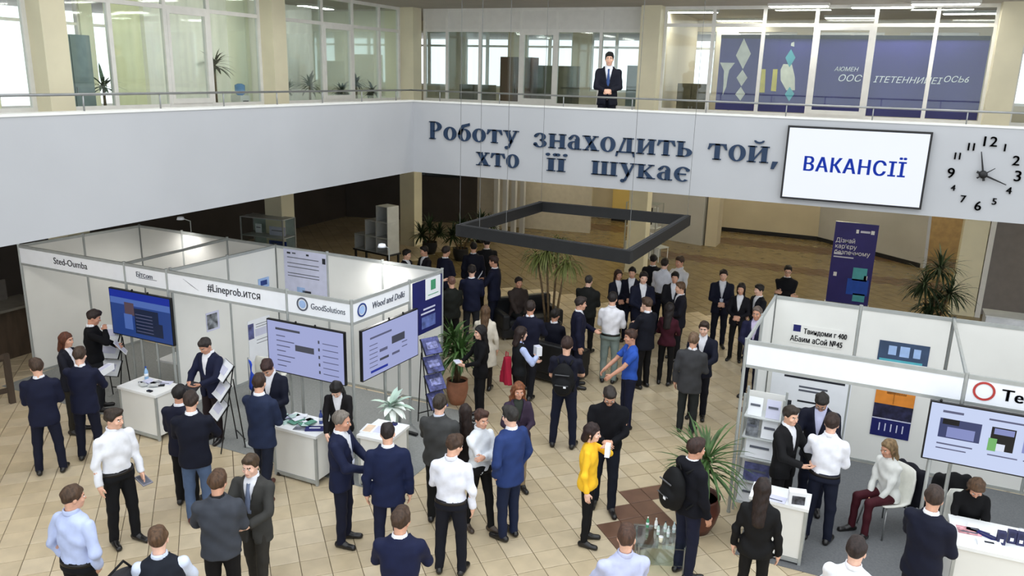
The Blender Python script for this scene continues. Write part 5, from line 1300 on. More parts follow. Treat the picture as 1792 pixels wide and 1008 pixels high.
# blue flag and flowers in the left stand
p = atz(434, 632, 1.40); r = empty('desk_flag', (p[0], p[1], .0065), R(-20), 'small blue flag on a pole behind the left stand counter', 'flag'); b = MB(); b.tube([(0, 0, 0), (0, 0, 1.45)], .010, 8); b.build('pole', M_alu, r); b = MB(); b.lathe((0, 0, 0), [(.14, 0), (.14, .02), (.02, .03)], 14); b.build('foot', M_alu, r)
b = MB(); vs_ = []; fs_ = []
for i in range(9):
    for j in range(5): u, v = i/8, j/4; vs_.append((u*.30*(1-.3*v), .03*math.sin(u*9+v*3), 1.43-v*.40-.30*u))
for i in range(8):
    for j in range(4): fs_.append((i*5+j, i*5+j+1, (i+1)*5+j+1, (i+1)*5+j))
b.add(vs_, fs_); o = b.build('cloth', mat('flag_blue', srgb(34, 72, 190), .7), r, True); md = o.modifiers.new('s', 'SOLIDIFY'); md.thickness = .004
r = empty('flower_arrangement', (-6.35, 9.55, 0), 0, 'white and pale green flower arrangement beside the small corner counter', 'flowers')
b = MB(); b.lathe((0, 0, 0), [(.10, 0), (.12, .3), (.09, .72), (.11, .78)], 16); b.build('vase', mat('vase_glass_green', srgb(186, 206, 196), .2), r, True)
fl = MB(); q = random.Random(5); M_wl = mat('white_petal', srgb(234, 240, 234), .5); M_gl = mat('pale_green_leaf', srgb(190, 214, 198), .5)
for k in range(34): leaf_strip(fl, (0, 0, .76), q.uniform(0, 6.28), q.uniform(.2, 1.3), q.uniform(.18, .42), .10, 1.2, M_wl if k % 2 else M_gl)
tag(fl.build('petals', None, r, True), kind='stuff')
# low glass table with bottles on the floor of the hall
p = atz(1152, 990, .0); r = empty('glass_table', (p[0], p[1], 0), R(20), 'low glass table with small bottles in front of the brown floor tiles', 'table')
b = MB(); b.box((0, 0, .40), (.62, .50, .015)); b.build('top', glass('table_glass', (.93, .97, .95), .06), r)
for sx in (-1, 1):
    for sy in (-1, 1): b = MB(); b.tube([(sx*.27, sy*.2, 0), (sx*.27, sy*.2, .40)], .012, 8); b.build('leg', M_steel, r)
b = MB(); b.box((0, 0, .15), (.54, .42, .012)); b.build('lower_shelf', glass('table_glass'), r)
q = random.Random(2); TZ = .4085
for k, (dx, dy) in enumerate(((-.20, .12), (-.10, .14), (.02, .12), (.12, .15), (-.04, .02), (.08, .03))):
    lb = ['small green bottle at the left of the low glass table', 'small white bottle second from the left on the low glass table', 'small pale bottle in the middle of the low glass table', 'small pale bottle at the right back of the low glass table', 'small dark capped bottle in front on the low glass table', 'small clear bottle right of the dark capped one on the low glass table'][k]
    bottle((p[0]+dx, p[1]+dy), TZ, lb, ((70, 150, 110), (236, 236, 232), (206, 224, 218), (200, 216, 220), (196, 220, 210), (214, 228, 226))[k], ((236, 236, 230), (230, 230, 230), (60, 60, 66), (190, 210, 206), (24, 26, 30), (196, 210, 206))[k], .62)
cup((p[0]+.03, p[1]-.12), TZ, 'cream round cup at the front of the low glass table', (236, 230, 206), .8)

# ================================================================== rooms of the upper floor
M_bann = mat('banner_navy_violet', srgb(56, 52, 124), .55, var=.05, scale=1.5)
B0, B1, BZ0, BZ1, BY = -3.70, 1.585, 5.07, 6.69, YW+.32
bn = empty('upper_banner', (0, BY, 0), 0, 'wide violet banner with diamonds behind the upper glass wall', 'banner')
b = MB(); b.box2((B0, 0, BZ0), (B1, .02, BZ1)); b.build('sheet', M_bann, bn); b = MB(); b.box2((B0, -.02, BZ1-.06), (B1, .03, BZ1+.02)); b.build('top_rail', M_dark, bn)
for x in (B0+.3, -1.0, B1-.3): b = MB(); b.tube([(x, .04, ZG), (x, .04, BZ1)], .02, 8); b.build('support_pole', M_steel, bn)
def bpoly(pts, m, name='print', dy=.0):
    P_ = [atY(x, y, BY) for x, y in pts]; n = len(P_); b = MB()
    if sum(P_[i][0]*P_[(i+1) % n][2]-P_[(i+1) % n][0]*P_[i][2] for i in range(n)) < 0: P_ = P_[::-1]
    b.add([(q[0], -.006-dy, q[2]) for q in P_]+[(q[0], 0, q[2]) for q in P_], [tuple(range(n)), tuple(range(2*n-1, n-1, -1))]+[(i, i+n, (i+1) % n+n, (i+1) % n) for i in range(n)]); b.build(name, m, bn)
M_pg = mat('print_pale_grey', srgb(214, 214, 206), .5); M_py = mat('print_yellow', srgb(214, 200, 92), .5)
bpoly([(1260, 109.5), (1286, 110), (1276, 123), (1273, 138), (1271, 152), (1264.5, 167), (1266, 150), (1267, 124)], M_pg)
bpoly([(1302, 67), (1314, 94), (1300, 121), (1288, 97)], M_pg, 'diamond'); bpoly([(1299.5, 122), (1308, 136), (1297.5, 151), (1289, 136)], M_pg, 'diamond'); bpoly([(1296.5, 152), (1304, 164), (1295.5, 176), (1286.5, 165)], M_pg, 'diamond')
bpoly([(1333, 121), (1340, 121), (1338, 162), (1329, 162)], M_py); bpoly([(1353, 121), (1361, 121), (1358, 160), (1349, 159)], M_py)
bpoly([(1371, 112), (1386, 113), (1391, 135), (1391, 158), (1376, 158), (1366, 140), (1366, 122)], mat('print_cream', srgb(226, 224, 208), .5))
bpoly([(1384.5, 86), (1392, 101), (1381.5, 118), (1374.5, 101)], M_teal, 'diamond', .004); bpoly([(1382, 152), (1390, 164), (1381, 177), (1373.5, 165)], M_teal, 'diamond', .004)
bpoly([(1385, 75), (1390, 73), (1390, 82), (1384, 80)], M_pg)
for t, x, y, s, xs_ in (('АЮМЕН', 1460, 121, .15, 1.0), ('ООС', 1465, 137, .24, 1.1), ('ІТЕТЕННИЙЕІ', 1528, 139.5, .22, 1.05), ('ОСЬ6', 1650, 139, .21, 1.05)):
    q = atY(x, y, BY); me = text_mesh(t, s*.8, M_fas, .003, 0, .25, 'LEFT', xs_); me.transform(frame_matrix((q[0], -.008, q[2]), (1, 0, 0), (0, -1, 0))); o = bpy.data.objects.new('lettering', me); COL.objects.link(o); o.parent = bn
# ceiling lamps of the upper rooms (lit), the left and middle ones added
M_lamp = mat('lamp_diffuser', (1, 1, 1), .4, emit=26.0, ecol=(1, .97, .90))
def ceil_lamp(x, y, label, w=1.2, d=.30):
    r = empty('ceiling_lamp', (x, y, ZC), 0, label, 'lamp', 'strip lamps on the ceiling of the upper rooms'); b = MB(); b.box((0, 0, -.03), (w, d, .06)); b.build('housing', M_white, r); b = MB(); b.box((0, 0, -.064), (w-.06, d-.06, .008)); b.build('diffuser', M_lamp, r)
k = 0
for (px, py) in ((1212, 17), (1306, 37), (1398, 6), (1490, 27), (1545, 8), (1655, 2), (1705, 19)):
    q = atz(px, py, ZC)
    ceil_lamp(q[0], min(q[1], 22.6), 'lit strip lamp %s' % ['nearest the cream column in the upper right room', 'second from the cream column in the upper right room', 'above the cream vase print in the upper right room', 'above the middle of the violet banner', 'above the lettering of the violet banner', 'near the right end of the violet banner', 'at the far right of the upper right room'][k]); k += 1
for j, x in enumerate((-10.6, -8.5, -6.6)): ceil_lamp(x, 20.6, 'lit strip lamp %s in the upper middle room' % ['left', 'centre', 'right'][j])  # added to brighten the middle room
for j, y in enumerate((5.2, 7.6, 10.1, 12.2, 14.9, 17.3)): ceil_lamp(-13.6, y, 'lit strip lamp number %s from the front in the upper left rooms' % ['one', 'two', 'three', 'four', 'five', 'six'][j], .3, 1.2)  # added to make the left rooms brighter
# curtains, cabinets and plants upstairs
def curtain(axis, pos, a0, a1, z0, z1, label, m):
    b = MB(); n = int(abs(a1-a0)/.06); vs_ = []; fs_ = []
    for i in range(n+1):
        a = a0+(a1-a0)*i/n; o = .035*math.sin(i*1.25)
        for z in (z0, z1): vs_.append((pos+o, a, z) if axis == 'X' else (a, pos+o, z))
    for i in range(n): fs_.append((2*i, 2*i+2, 2*i+3, 2*i+1))
    b.add(vs_, fs_); o = b.build('curtain', m, None, True); tag(o, label, 'curtain')
def translucent(name, col):
    m = bpy.data.materials.new(name); m.use_nodes = True; nt = m.node_tree; nt.nodes.clear(); o = nt.nodes.new('ShaderNodeOutputMaterial')
    d = nt.nodes.new('ShaderNodeBsdfDiffuse'); t = nt.nodes.new('ShaderNodeBsdfTranslucent'); x = nt.nodes.new('ShaderNodeMixShader'); n = nt.nodes.new('ShaderNodeTexNoise'); n.inputs['Scale'].default_value = 4; c = nt.nodes.new('ShaderNodeMix'); c.data_type = 'RGBA'
    c.inputs[6].default_value = (*[v*.92 for v in col], 1); c.inputs[7].default_value = (*col, 1); nt.links.new(n.outputs['Fac'], c.inputs[0])
    for b_ in (d, t): nt.links.new(c.outputs[2], b_.inputs[0])
    x.inputs[0].default_value = .6; nt.links.new(d.outputs[0], x.inputs[1]); nt.links.new(t.outputs[0], x.inputs[2]); nt.links.new(x.outputs[0], o.inputs[0]); return m
M_curt = translucent('pale_green_curtain', srgb(228, 232, 196)); M_curt2 = translucent('white_blind', srgb(242, 244, 236))
curtain('X', -12.2, 9.9, 10.6, ZG+.02, 7.1, 'pale green curtain behind the upper left glass wall', M_curt)
curtain('X', -12.3, 10.8, 12.85, ZG+.02, 7.1, 'wide pale curtain behind the upper left door', M_curt2)
curtain('X', -12.5, 13.5, 15.7, ZG+.02, 7.1, 'pale curtain right of the second upper column', M_curt2)
curtain('X', -15.3, 15.5, 16.2, ZG+.02, 7.1, 'light green curtain at the far window of the upper left room', M_curt)
def cabinet(x, y, ang, w, d, h_, m, label, door=True):
    r = empty('cabinet', (x, y, ZG), ang, label, 'cabinet'); b = MB(); b.box((0, 0, h_/2), (w, d, h_)); b.build('body', m, r)
    for s in (-1, 1):
        b = MB(); b.box((s*w/4, -d/2-.008, h_/2), (w/2-.02, .016, h_-.04)); o = b.build('door', m, r); b = MB(); b.box((s*.04, -d/2-.02, h_/2), (.015, .02, .12)); b.build('handle', M_steel, o)
M_gcab = mat('grey_green_cabinet', srgb(132, 146, 146), .5); M_bcab = mat('red_brown_cabinet', srgb(92, 52, 42), .45, var=.15, scale=6, stretch=(1, 1, .2)); M_dcab = mat('olive_brown_cabinet', srgb(88, 82, 62), .5, var=.15)
cabinet(-12.2, 9.05, R(90), .75, .4, 1.75, M_gcab, 'tall grey cabinet behind the first upper left pane')
cabinet(-9.2, 20.2, 0, .9, .5, 1.75, M_bcab, 'red brown cabinet behind the upper middle glass'); cabinet(-8.1, 20.3, 0, 1.0, .5, 1.55, M_dcab, 'olive brown cabinet behind the upper glass door'); cabinet(-10.6, 20.5, 0, .9, .5, 1.0, M_dcab, 'low olive brown cabinet in the corner of the upper middle room'); cabinet(-5.8, 20.6, 0, .9, .5, 1.6, M_gcab, 'grey cabinet behind the man on the gallery'); cabinet(-4.5, 20.3, 0, .7, .5, 1.2, M_dcab, 'low brown cabinet right of the upper cream column')
for k, (py_, y, z, L) in enumerate(((0, 9.75, .95, .40), (0, 12.3, 1.35, .45), (0, 14.4, .85, .36), (0, 15.2, .95, .4), (0, 16.4, .8, .36), (0, 17.0, 1.0, .34), (0, 17.7, .8, .4))):
    plant((-12.2, y, ZG), ['small palm behind the first upper left pane', 'big palm by the curtain behind the upper left door', 'small bushy plant right of the second upper column', 'spiky plant behind the upper left sash', 'small plant behind the corner panes, nearest the sash', 'small plant behind the corner panes, in the middle', 'small plant in the corner of the upper left room'][k], [(0, 0, z)], 40, L, .05, 1.3, M_leafd if k else M_leaf, (.16, .36), M_potw, el=(.0, 1.4), rnd=20+k, name='potted_plant')
r = empty('water_dispenser', (-12.0, 12.75, ZG), R(90), 'white water dispenser with a blue bottle beside the second upper column', 'dispenser'); b = MB(); b.box((0, 0, .38), (.26, .26, .76)); b.build('body', M_white, r); b = MB(); b.lathe((0, 0, .76), [(.05, 0), (.10, .04), (.10, .20), (.04, .23)], 16); b.build('water_bottle', mat('water_blue', srgb(110, 160, 216), .15), r, True); b = MB(); b.box((0, -.135, .60), (.14, .02, .12)); b.build('tap_panel', M_dark, r)

# ================================================================== the people in the hall
NAVY = (26, 33, 66); NAVY2 = (22, 27, 52); BLK = (17, 18, 22); WHT = (232, 234, 240)
def PP(x, y, h, f, label, **k):
    z = np.linalg.norm(atz(x, y, h)[:2]); k.setdefault('res', 1.0 if z < 12 else 1.15 if z < 15 else 1.35)
    return person((x, y), h, f, label=label, **k)
def held(info, k, w, d, h_, m, label, name='paper', cat='paper', tilt=(0, 0, 0), off=(0, 0, 0), bits=None):
    p = info['hands'][k] if k in (0, 1) else (info['hands'][0]+info['hands'][1])/2
    r = empty(name, (p[0]+off[0], p[1]+off[1], p[2]+off[2]), 0, label, cat); r.rotation_euler = (tilt[0], tilt[1], info['ang']+tilt[2])
    b = MB(); b.box((0, 0, 0), (w, d, h_)); b.build('body', m, r)
    b = MB(); b.box((0, 0, h_/2+.001), (w*.8, d*.8, .002)); b.build('face', bits or M_lilac, r)
def backpack(info, label, c=(22, 23, 27)):
    P, o = grid((-.19, -.13, -.27), (.19, .15, .27), .016)
    f = sd_ell(P, (0, 0, 0), (.175, .115, .27)); f = np.maximum(f, np.abs(P[..., 1]+.02)-.115); f = smin(f, sd_ell(P, (0, .09, -.08), (.13, .06, .14)), .02); f = f+.003*np.sin(40*P[..., 2])
    V, Q = surfnet(f, o, .016); r = empty('backpack', info['ub']((0, .235, 1.18)), 0, label, 'backpack'); r.rotation_euler = (0, 0, info['ang'])
    ob = bpy.data.objects.new('bag', np_mesh('bag', V, Q, [fabric(c)])); COL.objects.link(ob); ob.parent = r
    b = MB(); b.box((0, .12, .12), (.22, .012, .012)); b.box((0, .145, -.04), (.20, .012, .010)); b.build('zip', mat('zip_grey', srgb(90, 92, 96), .4), r); b = MB(); b.box((-.05, .152, -.06), (.04, .006, .03)); b.build('badge', M_fas, r)
    b = MB(); b.tube([(-.03, -.06, .25), (0, -.06, .30), (.03, -.06, .25)], .010, 6); b.build('handle', fabric(c), r)
    for s in (-1, 1):
        b = MB(); b.tube([(s*.09, -.09, .22), (s*.115, -.16, .27), (s*.12, -.27, .22), (s*.125, -.36, .08), (s*.15, -.30, -.10), (s*.15, -.09, -.20)], .017, 6); b.build('strap', fabric(c), r, True)

# ---- left group
PP(62, 628, 1.74, 170, 'man in a navy suit seen from behind at the far left', topc=NAVY, legc=(24, 30, 58), hairc=(92, 68, 50), arms=('belly', 'belly'), hyaw=25, stance=.2)
i = PP(115, 582, 1.68, 55, 'red-haired woman in a dark blazer and white blouse at the left', sex='f', top='blazer', topc=(24, 27, 44), legc=(56, 52, 42), hairc=(122, 66, 42), hair='shoulder', arms=('hold', 'hold'))
PP(138, 608, 1.76, 155, 'man in a navy suit turned away beside the red-haired woman', topc=NAVY, legc=NAVY2, hairc=(88, 66, 50), arms=('reachlow', 'hold'), stance=.15)
held(i, 2, .42, .10, .10, M_fas, 'white rolled paper held by the red-haired woman', 'paper_roll', 'paper', off=(.15, .1, .05))
i = PP(163, 543, 1.78, 80, 'man in a black sweater over a white collar beside the brochure rack', top='sweater', topc=(16, 18, 24), legc=(44, 46, 54), hairc=(60, 44, 38), arms=('hold', 'face'), hpitch=.35)
held(i, 0, .21, .29, .006, M_fas, 'white sheet held by the man in the black sweater', tilt=(.9, 0, 0))
i = PP(198, 716, 1.78, 28, 'man in a white shirt and black trousers standing left holding a tablet', top='shirt', topc=WHT, legc=(15, 17, 24), hairc=(66, 50, 38), arms=('relax', 'down'), hyaw=25, stance=.12, step=.05)
held(i, 0, .13, .20, .012, mat('tablet_grey', srgb(128, 128, 138), .4), 'grey tablet in the hand of the man in the white shirt', 'tablet', 'tablet', tilt=(.3, 0, 0), off=(0, 0, -.03), bits=M_ink)
PP(126, 850, 1.78, 130, 'man in a pale blue shirt cut by the lower left edge', top='shirt', topc=(188, 200, 234), legc=(16, 18, 26), hairc=(104, 74, 52), hair='crop', arms=('pocket', 'pocket'), hyaw=-25)
i = PP(275, 922, 1.76, 172, 'man in a dark vest over pale sleeves at the bottom left', top='vest', topc=(32, 40, 54), legc=BLK, hairc=(124, 88, 60), hair='crop', sleevec=(206, 216, 236), arms=('hold', 'hold'))
P, o = grid((-.22, -.10, -.17), (.22, .10, .17), .018); f = np.maximum(sd_ell(P, (0, 0, 0), (.25, .11, .19)), np.abs(P[..., 2])-.15); V, Q = surfnet(f, o, .018)
r = empty('shoulder_bag', i['ub']((.36, .04, 1.22)), i['ang']+.9, 'dark grey shoulder bag of the man in the dark vest', 'bag'); ob = bpy.data.objects.new('bag', np_mesh('bag', V, Q, [fabric((62, 62, 68))])); COL.objects.link(ob); ob.parent = r; b = MB(); b.tube([(-.18, 0, .12), (-.05, .05, .28), (.15, .05, .22), (.18, 0, .12)], .012, 6); b.build('strap', fabric(BLK), r, True)
PP(313, 675, 1.70, 155, 'man in a navy jacket half hidden behind the jeans-wearing man', topc=(26, 30, 58), legc=BLK, hairc=(40, 34, 32), arms=('belly', 'belly'))
PP(333, 686, 1.80, 165, 'man in a navy blazer and blue jeans seen from behind', top='blazer', topc=(20, 25, 48), legc=(78, 96, 126), hairc=(70, 52, 42), arms=('hold', 'hold'), shoec=(92, 44, 38))
PP(380, 825, 1.78, 172, 'man in a grey denim jacket seen from behind at the bottom', top='jacket', topc=(84, 90, 100), legc=BLK, hairc=(112, 78, 54), arms=('hold', 'belly'), shirtc=(30, 32, 38), hyaw=-20)
PP(437, 797, 1.72, -30, 'young man in a grey tweed jacket and tie facing the denim jacket', top='blazer', topc=(78, 78, 76), legc=(64, 62, 56), hairc=(98, 74, 52), arms=('hold', 'reachlow'), tie=(112, 124, 150), hem=.72, step=.12)
i = PP(358, 592, 1.74, -45, 'staff man in a navy jacket reading a tablet in the left stand', topc=(28, 36, 72), legc=(48, 34, 40), hairc=(58, 46, 42), arms=('hold', 'hold'), hpitch=.5)
held(i, 2, .26, .18, .012, M_black, 'black tablet read by the staff man in the left stand', 'tablet', 'tablet', tilt=(.5, 0, 0), bits=M_ink2)
PP(453, 655, 1.80, 145, 'man in a blue navy suit leaning to the leaflet covered counter', topc=(42, 56, 92), legc=(26, 34, 56), hairc=(74, 48, 36), arms=('hold', 'belly'), step=.22, shoec=(84, 42, 34), hyaw=15)
PP(467, 629, 1.78, -25, 'man in a dark suit behind the leaflet covered counter looking down', topc=NAVY2, legc=NAVY2, hairc=(70, 40, 34), arms=('belly', 'belly'), hpitch=.7)
PP(588, 668, 1.64, -12, 'woman with long black hair bending behind the leaflet covered counter', sex='f', top='blazer', topc=(20, 18, 22), legc=BLK, hairc=(26, 22, 22), hair='long', arms=('table', 'table'), lean=14, hpitch=.55)
i = PP(598, 720, 1.78, 70, 'older grey-haired man in a navy suit at the stand corner', topc=(30, 40, 80), legc=(24, 30, 58), hairc=(156, 142, 128), hair='grey', arms=('hold', 'hold'), extra=('lanyard',))
held(i, 1, .012, .14, .012, M_black, 'black pen held by the older grey-haired man', 'pen', 'pen', off=(.02, 0, .06), bits=M_ink2)
PP(678, 741, 1.79, 178, 'man with cropped dark hair in a navy suit at the small corner counter', topc=(26, 40, 86), legc=(24, 34, 70), hairc=(46, 36, 34), hair='crop', arms=('down', 'down'), stance=.12)
PP(702, 890, 1.78, 172, 'brown-haired man in a navy suit cut by the bottom edge', topc=(26, 36, 78), legc=NAVY2, hairc=(92, 66, 48), arms=('hold', 'hold'), hyaw=-20)
PP(770, 692, 1.78, 160, 'man in a grey jacket with his back turned beside the violet rack', top='jacket', topc=(88, 90, 90), legc=(24, 25, 28), hairc=(70, 58, 46), arms=('hold', 'belly'), shirtc=(200, 206, 220), build=1.06)
PP(814, 708, 1.56, -165, 'dark-haired woman partly hidden by the grey jacket man', sex='f', top='blazer', topc=(38, 30, 30), legc=BLK, hairc=(52, 34, 28), hair='long', arms=('hold', 'belly'))
# ---- middle front
PP(796, 762, 1.77, 168, 'man in a white shirt seen from behind in the middle front', top='shirt', topc=(228, 231, 242), legc=(22, 26, 42), hairc=(92, 64, 46), arms=('belly', 'down'), hyaw=-35, hpitch=.3, stance=.16)
PP(843, 718, 1.68, 38, 'short-haired woman in white with crossed arms', sex='f', top='shirt', topc=(224, 229, 234), legc=BLK, hairc=(88, 54, 40), hair='short', arms=('cross', 'crossu'), step=.14, hem=.90, shoec=(66, 54, 44), build=1.08)
PP(893, 712, 1.80, -135, 'man in a bright navy suit facing the woman with crossed arms', topc=(38, 58, 110), legc=(34, 48, 84), hairc=(58, 52, 48), arms=('pocket', 'pocket'), stance=.08)
PP(908, 670, 1.64, 12, 'smiling woman with long curly red hair and a floral top', sex='f', top='coat', hem=.62, topc=(74, 58, 82), legc=(150, 132, 104), hairc=(170, 98, 58), hair='curly', arms=('belly', 'belly'), shirtc=(60, 70, 60))
i = PP(840, 570, 1.66, -70, 'woman in black with long dark hair by the palm', sex='f', top='sweater', topc=(15, 15, 19), legc=BLK, hairc=(26, 22, 22), hair='long', arms=('hold', 'hold'), hem=.80, shirtc=(20, 20, 24))
held(i, 2, .16, .10, .02, M_fas, 'white notepad held by the woman in black', 'notepad', 'notepad', off=(-.05, 0, .05))
PP(850, 535, 1.64, 172, 'girl in a cream coat with long light brown hair', sex='f', top='coat', topc=(214, 206, 190), legc=(52, 44, 40), hairc=(124, 90, 60), hair='long', arms=('hold', 'down'))
i = PP(913, 572, 1.70, 115, 'woman in a black vest with pale blue sleeves', sex='f', top='vest', topc=(20, 24, 28), legc=BLK, hairc=(58, 38, 32), hair='shoulder', sleevec=(180, 194, 234), arms=('hold', 'chest'))
held(i, 1, .13, .10, .16, M_fas, 'white bag held by the woman in the black vest', 'paper_bag', 'bag', off=(0, 0, .08))
P, o = grid((-.19, -.07, -.26), (.19, .07, .26), .018); f = np.maximum(np.maximum(np.abs(P[..., 1])-.05, np.abs(P[..., 0])-.05-.10*(.24-P[..., 2])/.48), np.abs(P[..., 2])-.24)+.008*np.sin(40*P[..., 0]); V, Q = surfnet(f, o, .018)
r = empty('red_bag', i['ub']((.06, .21, .98)), i['ang']+.1, 'red bag hanging behind the woman in the black vest', 'bag'); ob = bpy.data.objects.new('bag', np_mesh('bag', V, Q, [fabric((158, 28, 54))])); COL.objects.link(ob); ob.parent = r; b = MB(); b.tube([(-.04, 0, .2), (-.03, .0, .32), (.03, .0, .32), (.04, 0, .2)], .010, 6); b.build('strap', fabric((158, 28, 54)), r, True)
PP(929, 527, 1.80, 165, 'tall man in a navy suit walking away behind the vest woman', topc=(22, 26, 56), legc=(20, 22, 32), hairc=(64, 48, 42), arms=('out', 'hold'), step=.26)
i = PP(993, 590, 1.84, 172, 'man with a black backpack and a white collar in the middle', top='tee', topc=(26, 28, 52), legc=(24, 32, 62), hairc=(70, 46, 38), arms=('belly', 'hold'), stance=.20)
backpack(i, 'black backpack on the man with the white collar')
i = PP(1068, 677, 1.84, 4, 'man in a black sweater and glasses looking at his phone', top='sweater', topc=(17, 19, 27), legc=(22, 28, 46), hairc=(58, 46, 40), hair='short', arms=('belly', 'belly'), hpitch=.6, extra=('glasses',), shirtc=(20, 22, 28), step=.10, build=1.06)
held(i, 2, .07, .14, .01, M_black, 'black phone in the hands of the man with glasses', 'phone', 'phone', tilt=(.6, 0, 0), bits=M_ink2)
i = PP(1038, 742, 1.64, 82, 'woman in a yellow sweater with dark bobbed hair', sex='f', top='sweater', topc=(244, 192, 48), legc=BLK, hairc=(56, 34, 30), hair='bob', arms=('face', 'down'), shirtc=(244, 192, 48), hem=.86)
held(i, 0, .11, .06, .15, M_fas, 'white paper bag held up by the woman in the yellow sweater', 'paper_bag', 'bag', off=(.04, 0, -.05), bits=M_fas)
i = PP(1220, 768, 1.78, 128, 'man in a black hooded jacket with a backpack by the brown pot', top='hoodie', topc=(21, 23, 34), legc=(28, 34, 64), hairc=(72, 46, 38), arms=('relax', 'relax'), hyaw=-10)
backpack(i, 'black backpack of the man in the hooded jacket', (16, 17, 20))
PP(1098, 921, 1.76, -160, 'man in a lilac striped shirt cut by the bottom edge', top='shirt', topc=(186, 192, 222), legc=BLK, hairc=(106, 72, 54), arms=('hold', 'hold'), hyaw=-25, extra=('beard',))
# ---- middle right
PP(1215, 583, 1.74, 172, 'man in a grey suit jacket seen from behind', topc=(84, 86, 90), legc=(50, 56, 58), hairc=(156, 122, 92), arms=('down', 'belly'), hem=.74)
PP(1233, 563, 1.76, -8, 'man in a dark suit facing the grey suit jacket', topc=(22, 27, 52), legc=(20, 23, 38), hairc=(76, 58, 46), arms=('hold', 'belly'), tie=None)
i = PP(1104, 577, 1.74, -70, 'man in a bright blue short-sleeved shirt gesturing left', top='tee', topc=(44, 84, 176), legc=(26, 32, 66), hairc=(92, 62, 48), arms=('reachlow', 'reachlow'), shirtc=(60, 100, 200))
PP(1073, 512, 1.80, 170, 'man in a white shirt and grey-green trousers in the crowd', top='shirt', topc=(230, 230, 236), legc=(124, 138, 134), hairc=(46, 40, 38), arms=('belly', 'belly'))
PP(1017, 520, 1.78, 95, 'man in a navy suit left of the white shirt crowd man', topc=(25, 29, 60), legc=NAVY2, hairc=(66, 52, 46), arms=('hold', 'down'))
PP(1133, 521, 1.78, -130, 'dark suited man with his hands raised in the crowd', topc=(22, 25, 42), legc=BLK, hairc=(100, 74, 56), arms=('chest', 'belly'))
PP(1173, 530, 1.64, 165, 'woman in a maroon sweater in the crowd', sex='f', top='sweater', topc=(86, 30, 46), legc=BLK, hairc=(40, 30, 28), hair='long', arms=('belly', 'belly'))
PP(1191, 494, 1.70, -75, 'light-brown-haired man in a dark suit at the right of the crowd', topc=(27, 27, 42), legc=(22, 22, 30), hairc=(136, 100, 72), arms=('belly', 'belly'))
PP(1182, 476, 1.72, -5, 'black-haired man in a charcoal suit in the crowd', topc=(38, 38, 46), legc=BLK, hairc=(26, 22, 22), arms=('belly', 'belly'))
PP(1164, 452, 1.80, 165, 'man in a white shirt at the back of the crowd', top='shirt', topc=(226, 228, 238), legc=NAVY2, hairc=(64, 50, 42), arms=('belly', 'belly'))
PP(1190, 449, 1.84, -40, 'second white-shirted man at the back of the crowd', top='shirt', topc=(222, 222, 224), legc=BLK, hairc=(92, 64, 48), arms=('belly', 'hold'))
PP(1144, 446, 1.70, 175, 'dark suited man before the cream column', topc=(22, 25, 36), legc=BLK, hairc=(34, 30, 30))
PP(1107, 468, 1.70, -5, 'black-haired man with an open jacket facing the camera', top='blazer', topc=(24, 26, 46), legc=NAVY2, hairc=(24, 20, 22), arms=('belly', 'belly'))
PP(1127, 476, 1.80, 12, 'man in a navy jacket right of the open jacket man', topc=(26, 31, 60), legc=NAVY2, hairc=(42, 34, 34), arms=('belly', 'belly'))
PP(1083, 472, 1.64, 25, 'brown-haired woman at the left of the crowd', sex='f', top='blazer', topc=(30, 36, 56), legc=BLK, hairc=(84, 56, 44), hair='shoulder', arms=('belly', 'belly'))
PP(1267, 472, 1.76, 4, 'man in a dark suit with clasped hands facing the camera', topc=(24, 30, 56), legc=(24, 28, 48), hairc=(62, 48, 42), arms=('belly', 'belly'), extra=('lanyard',))
PP(1298, 496, 1.68, -8, 'woman in a dark suit with long dark hair facing the camera', sex='f', top='blazer', topc=(24, 24, 36), legc=BLK, hairc=(44, 32, 30), hair='long', arms=('belly', 'belly'))
PP(1329, 498, 1.66, -55, 'dark-haired man in a dark suit right of the suited woman', topc=(26, 27, 38), legc=BLK, hairc=(44, 40, 36), arms=('belly', 'belly'))
PP(1326, 537, 1.76, -15, 'grey-haired man in a blue jacket and lilac shirt at the right stand', top='blazer', topc=(40, 42, 84), legc=NAVY2, hairc=(150, 128, 116), hair='grey', shirtc=(204, 194, 226), arms=('belly', 'belly'))
PP(1380, 465, 1.78, 3, 'man in a black sweater with crossed arms behind the right stand', top='sweater', topc=(27, 29, 35), legc=BLK, hairc=(38, 32, 32), arms=('cross', 'crossu'), extra=('glasses',))
# ---- far left of the crowd
PP(781, 431, 1.78, 130, 'man in a navy suit at the back near the corner column', topc=(28, 33, 62), legc=NAVY2, hairc=(66, 52, 48), arms=('down', 'belly'))
PP(826, 464, 1.78, 178, 'man in a navy suit with his back turned left of the sofas', topc=NAVY, legc=(50, 54, 62), hairc=(52, 42, 40), arms=('hold', 'belly'))
i = PP(864, 448, 1.80, -110, 'man in a navy suit holding up white papers', topc=(24, 30, 60), legc=NAVY2, hairc=(70, 48, 40), arms=('chest', 'chest'))
held(i, 2, .22, .18, .008, M_fas, 'white papers held up by the navy suit man', tilt=(1.0, 0, .3), off=(0, 0, .08))
PP(790, 484, 1.68, -160, 'bald-headed person in dark green with a raised arm', top='jacket', topc=(34, 38, 32), legc=BLK, hair='crop', hairc=(170, 120, 104), arms=('high', 'belly'), shirtc=(60, 30, 34))
PP(829, 424, 1.78, 178, 'shorter of two dark suited men at the far back', topc=(22, 26, 48), legc=BLK, hairc=(34, 28, 28))
PP(852, 416, 1.82, -170, 'taller of two dark suited men at the far back', topc=(20, 21, 26), legc=BLK, hairc=(22, 20, 22))
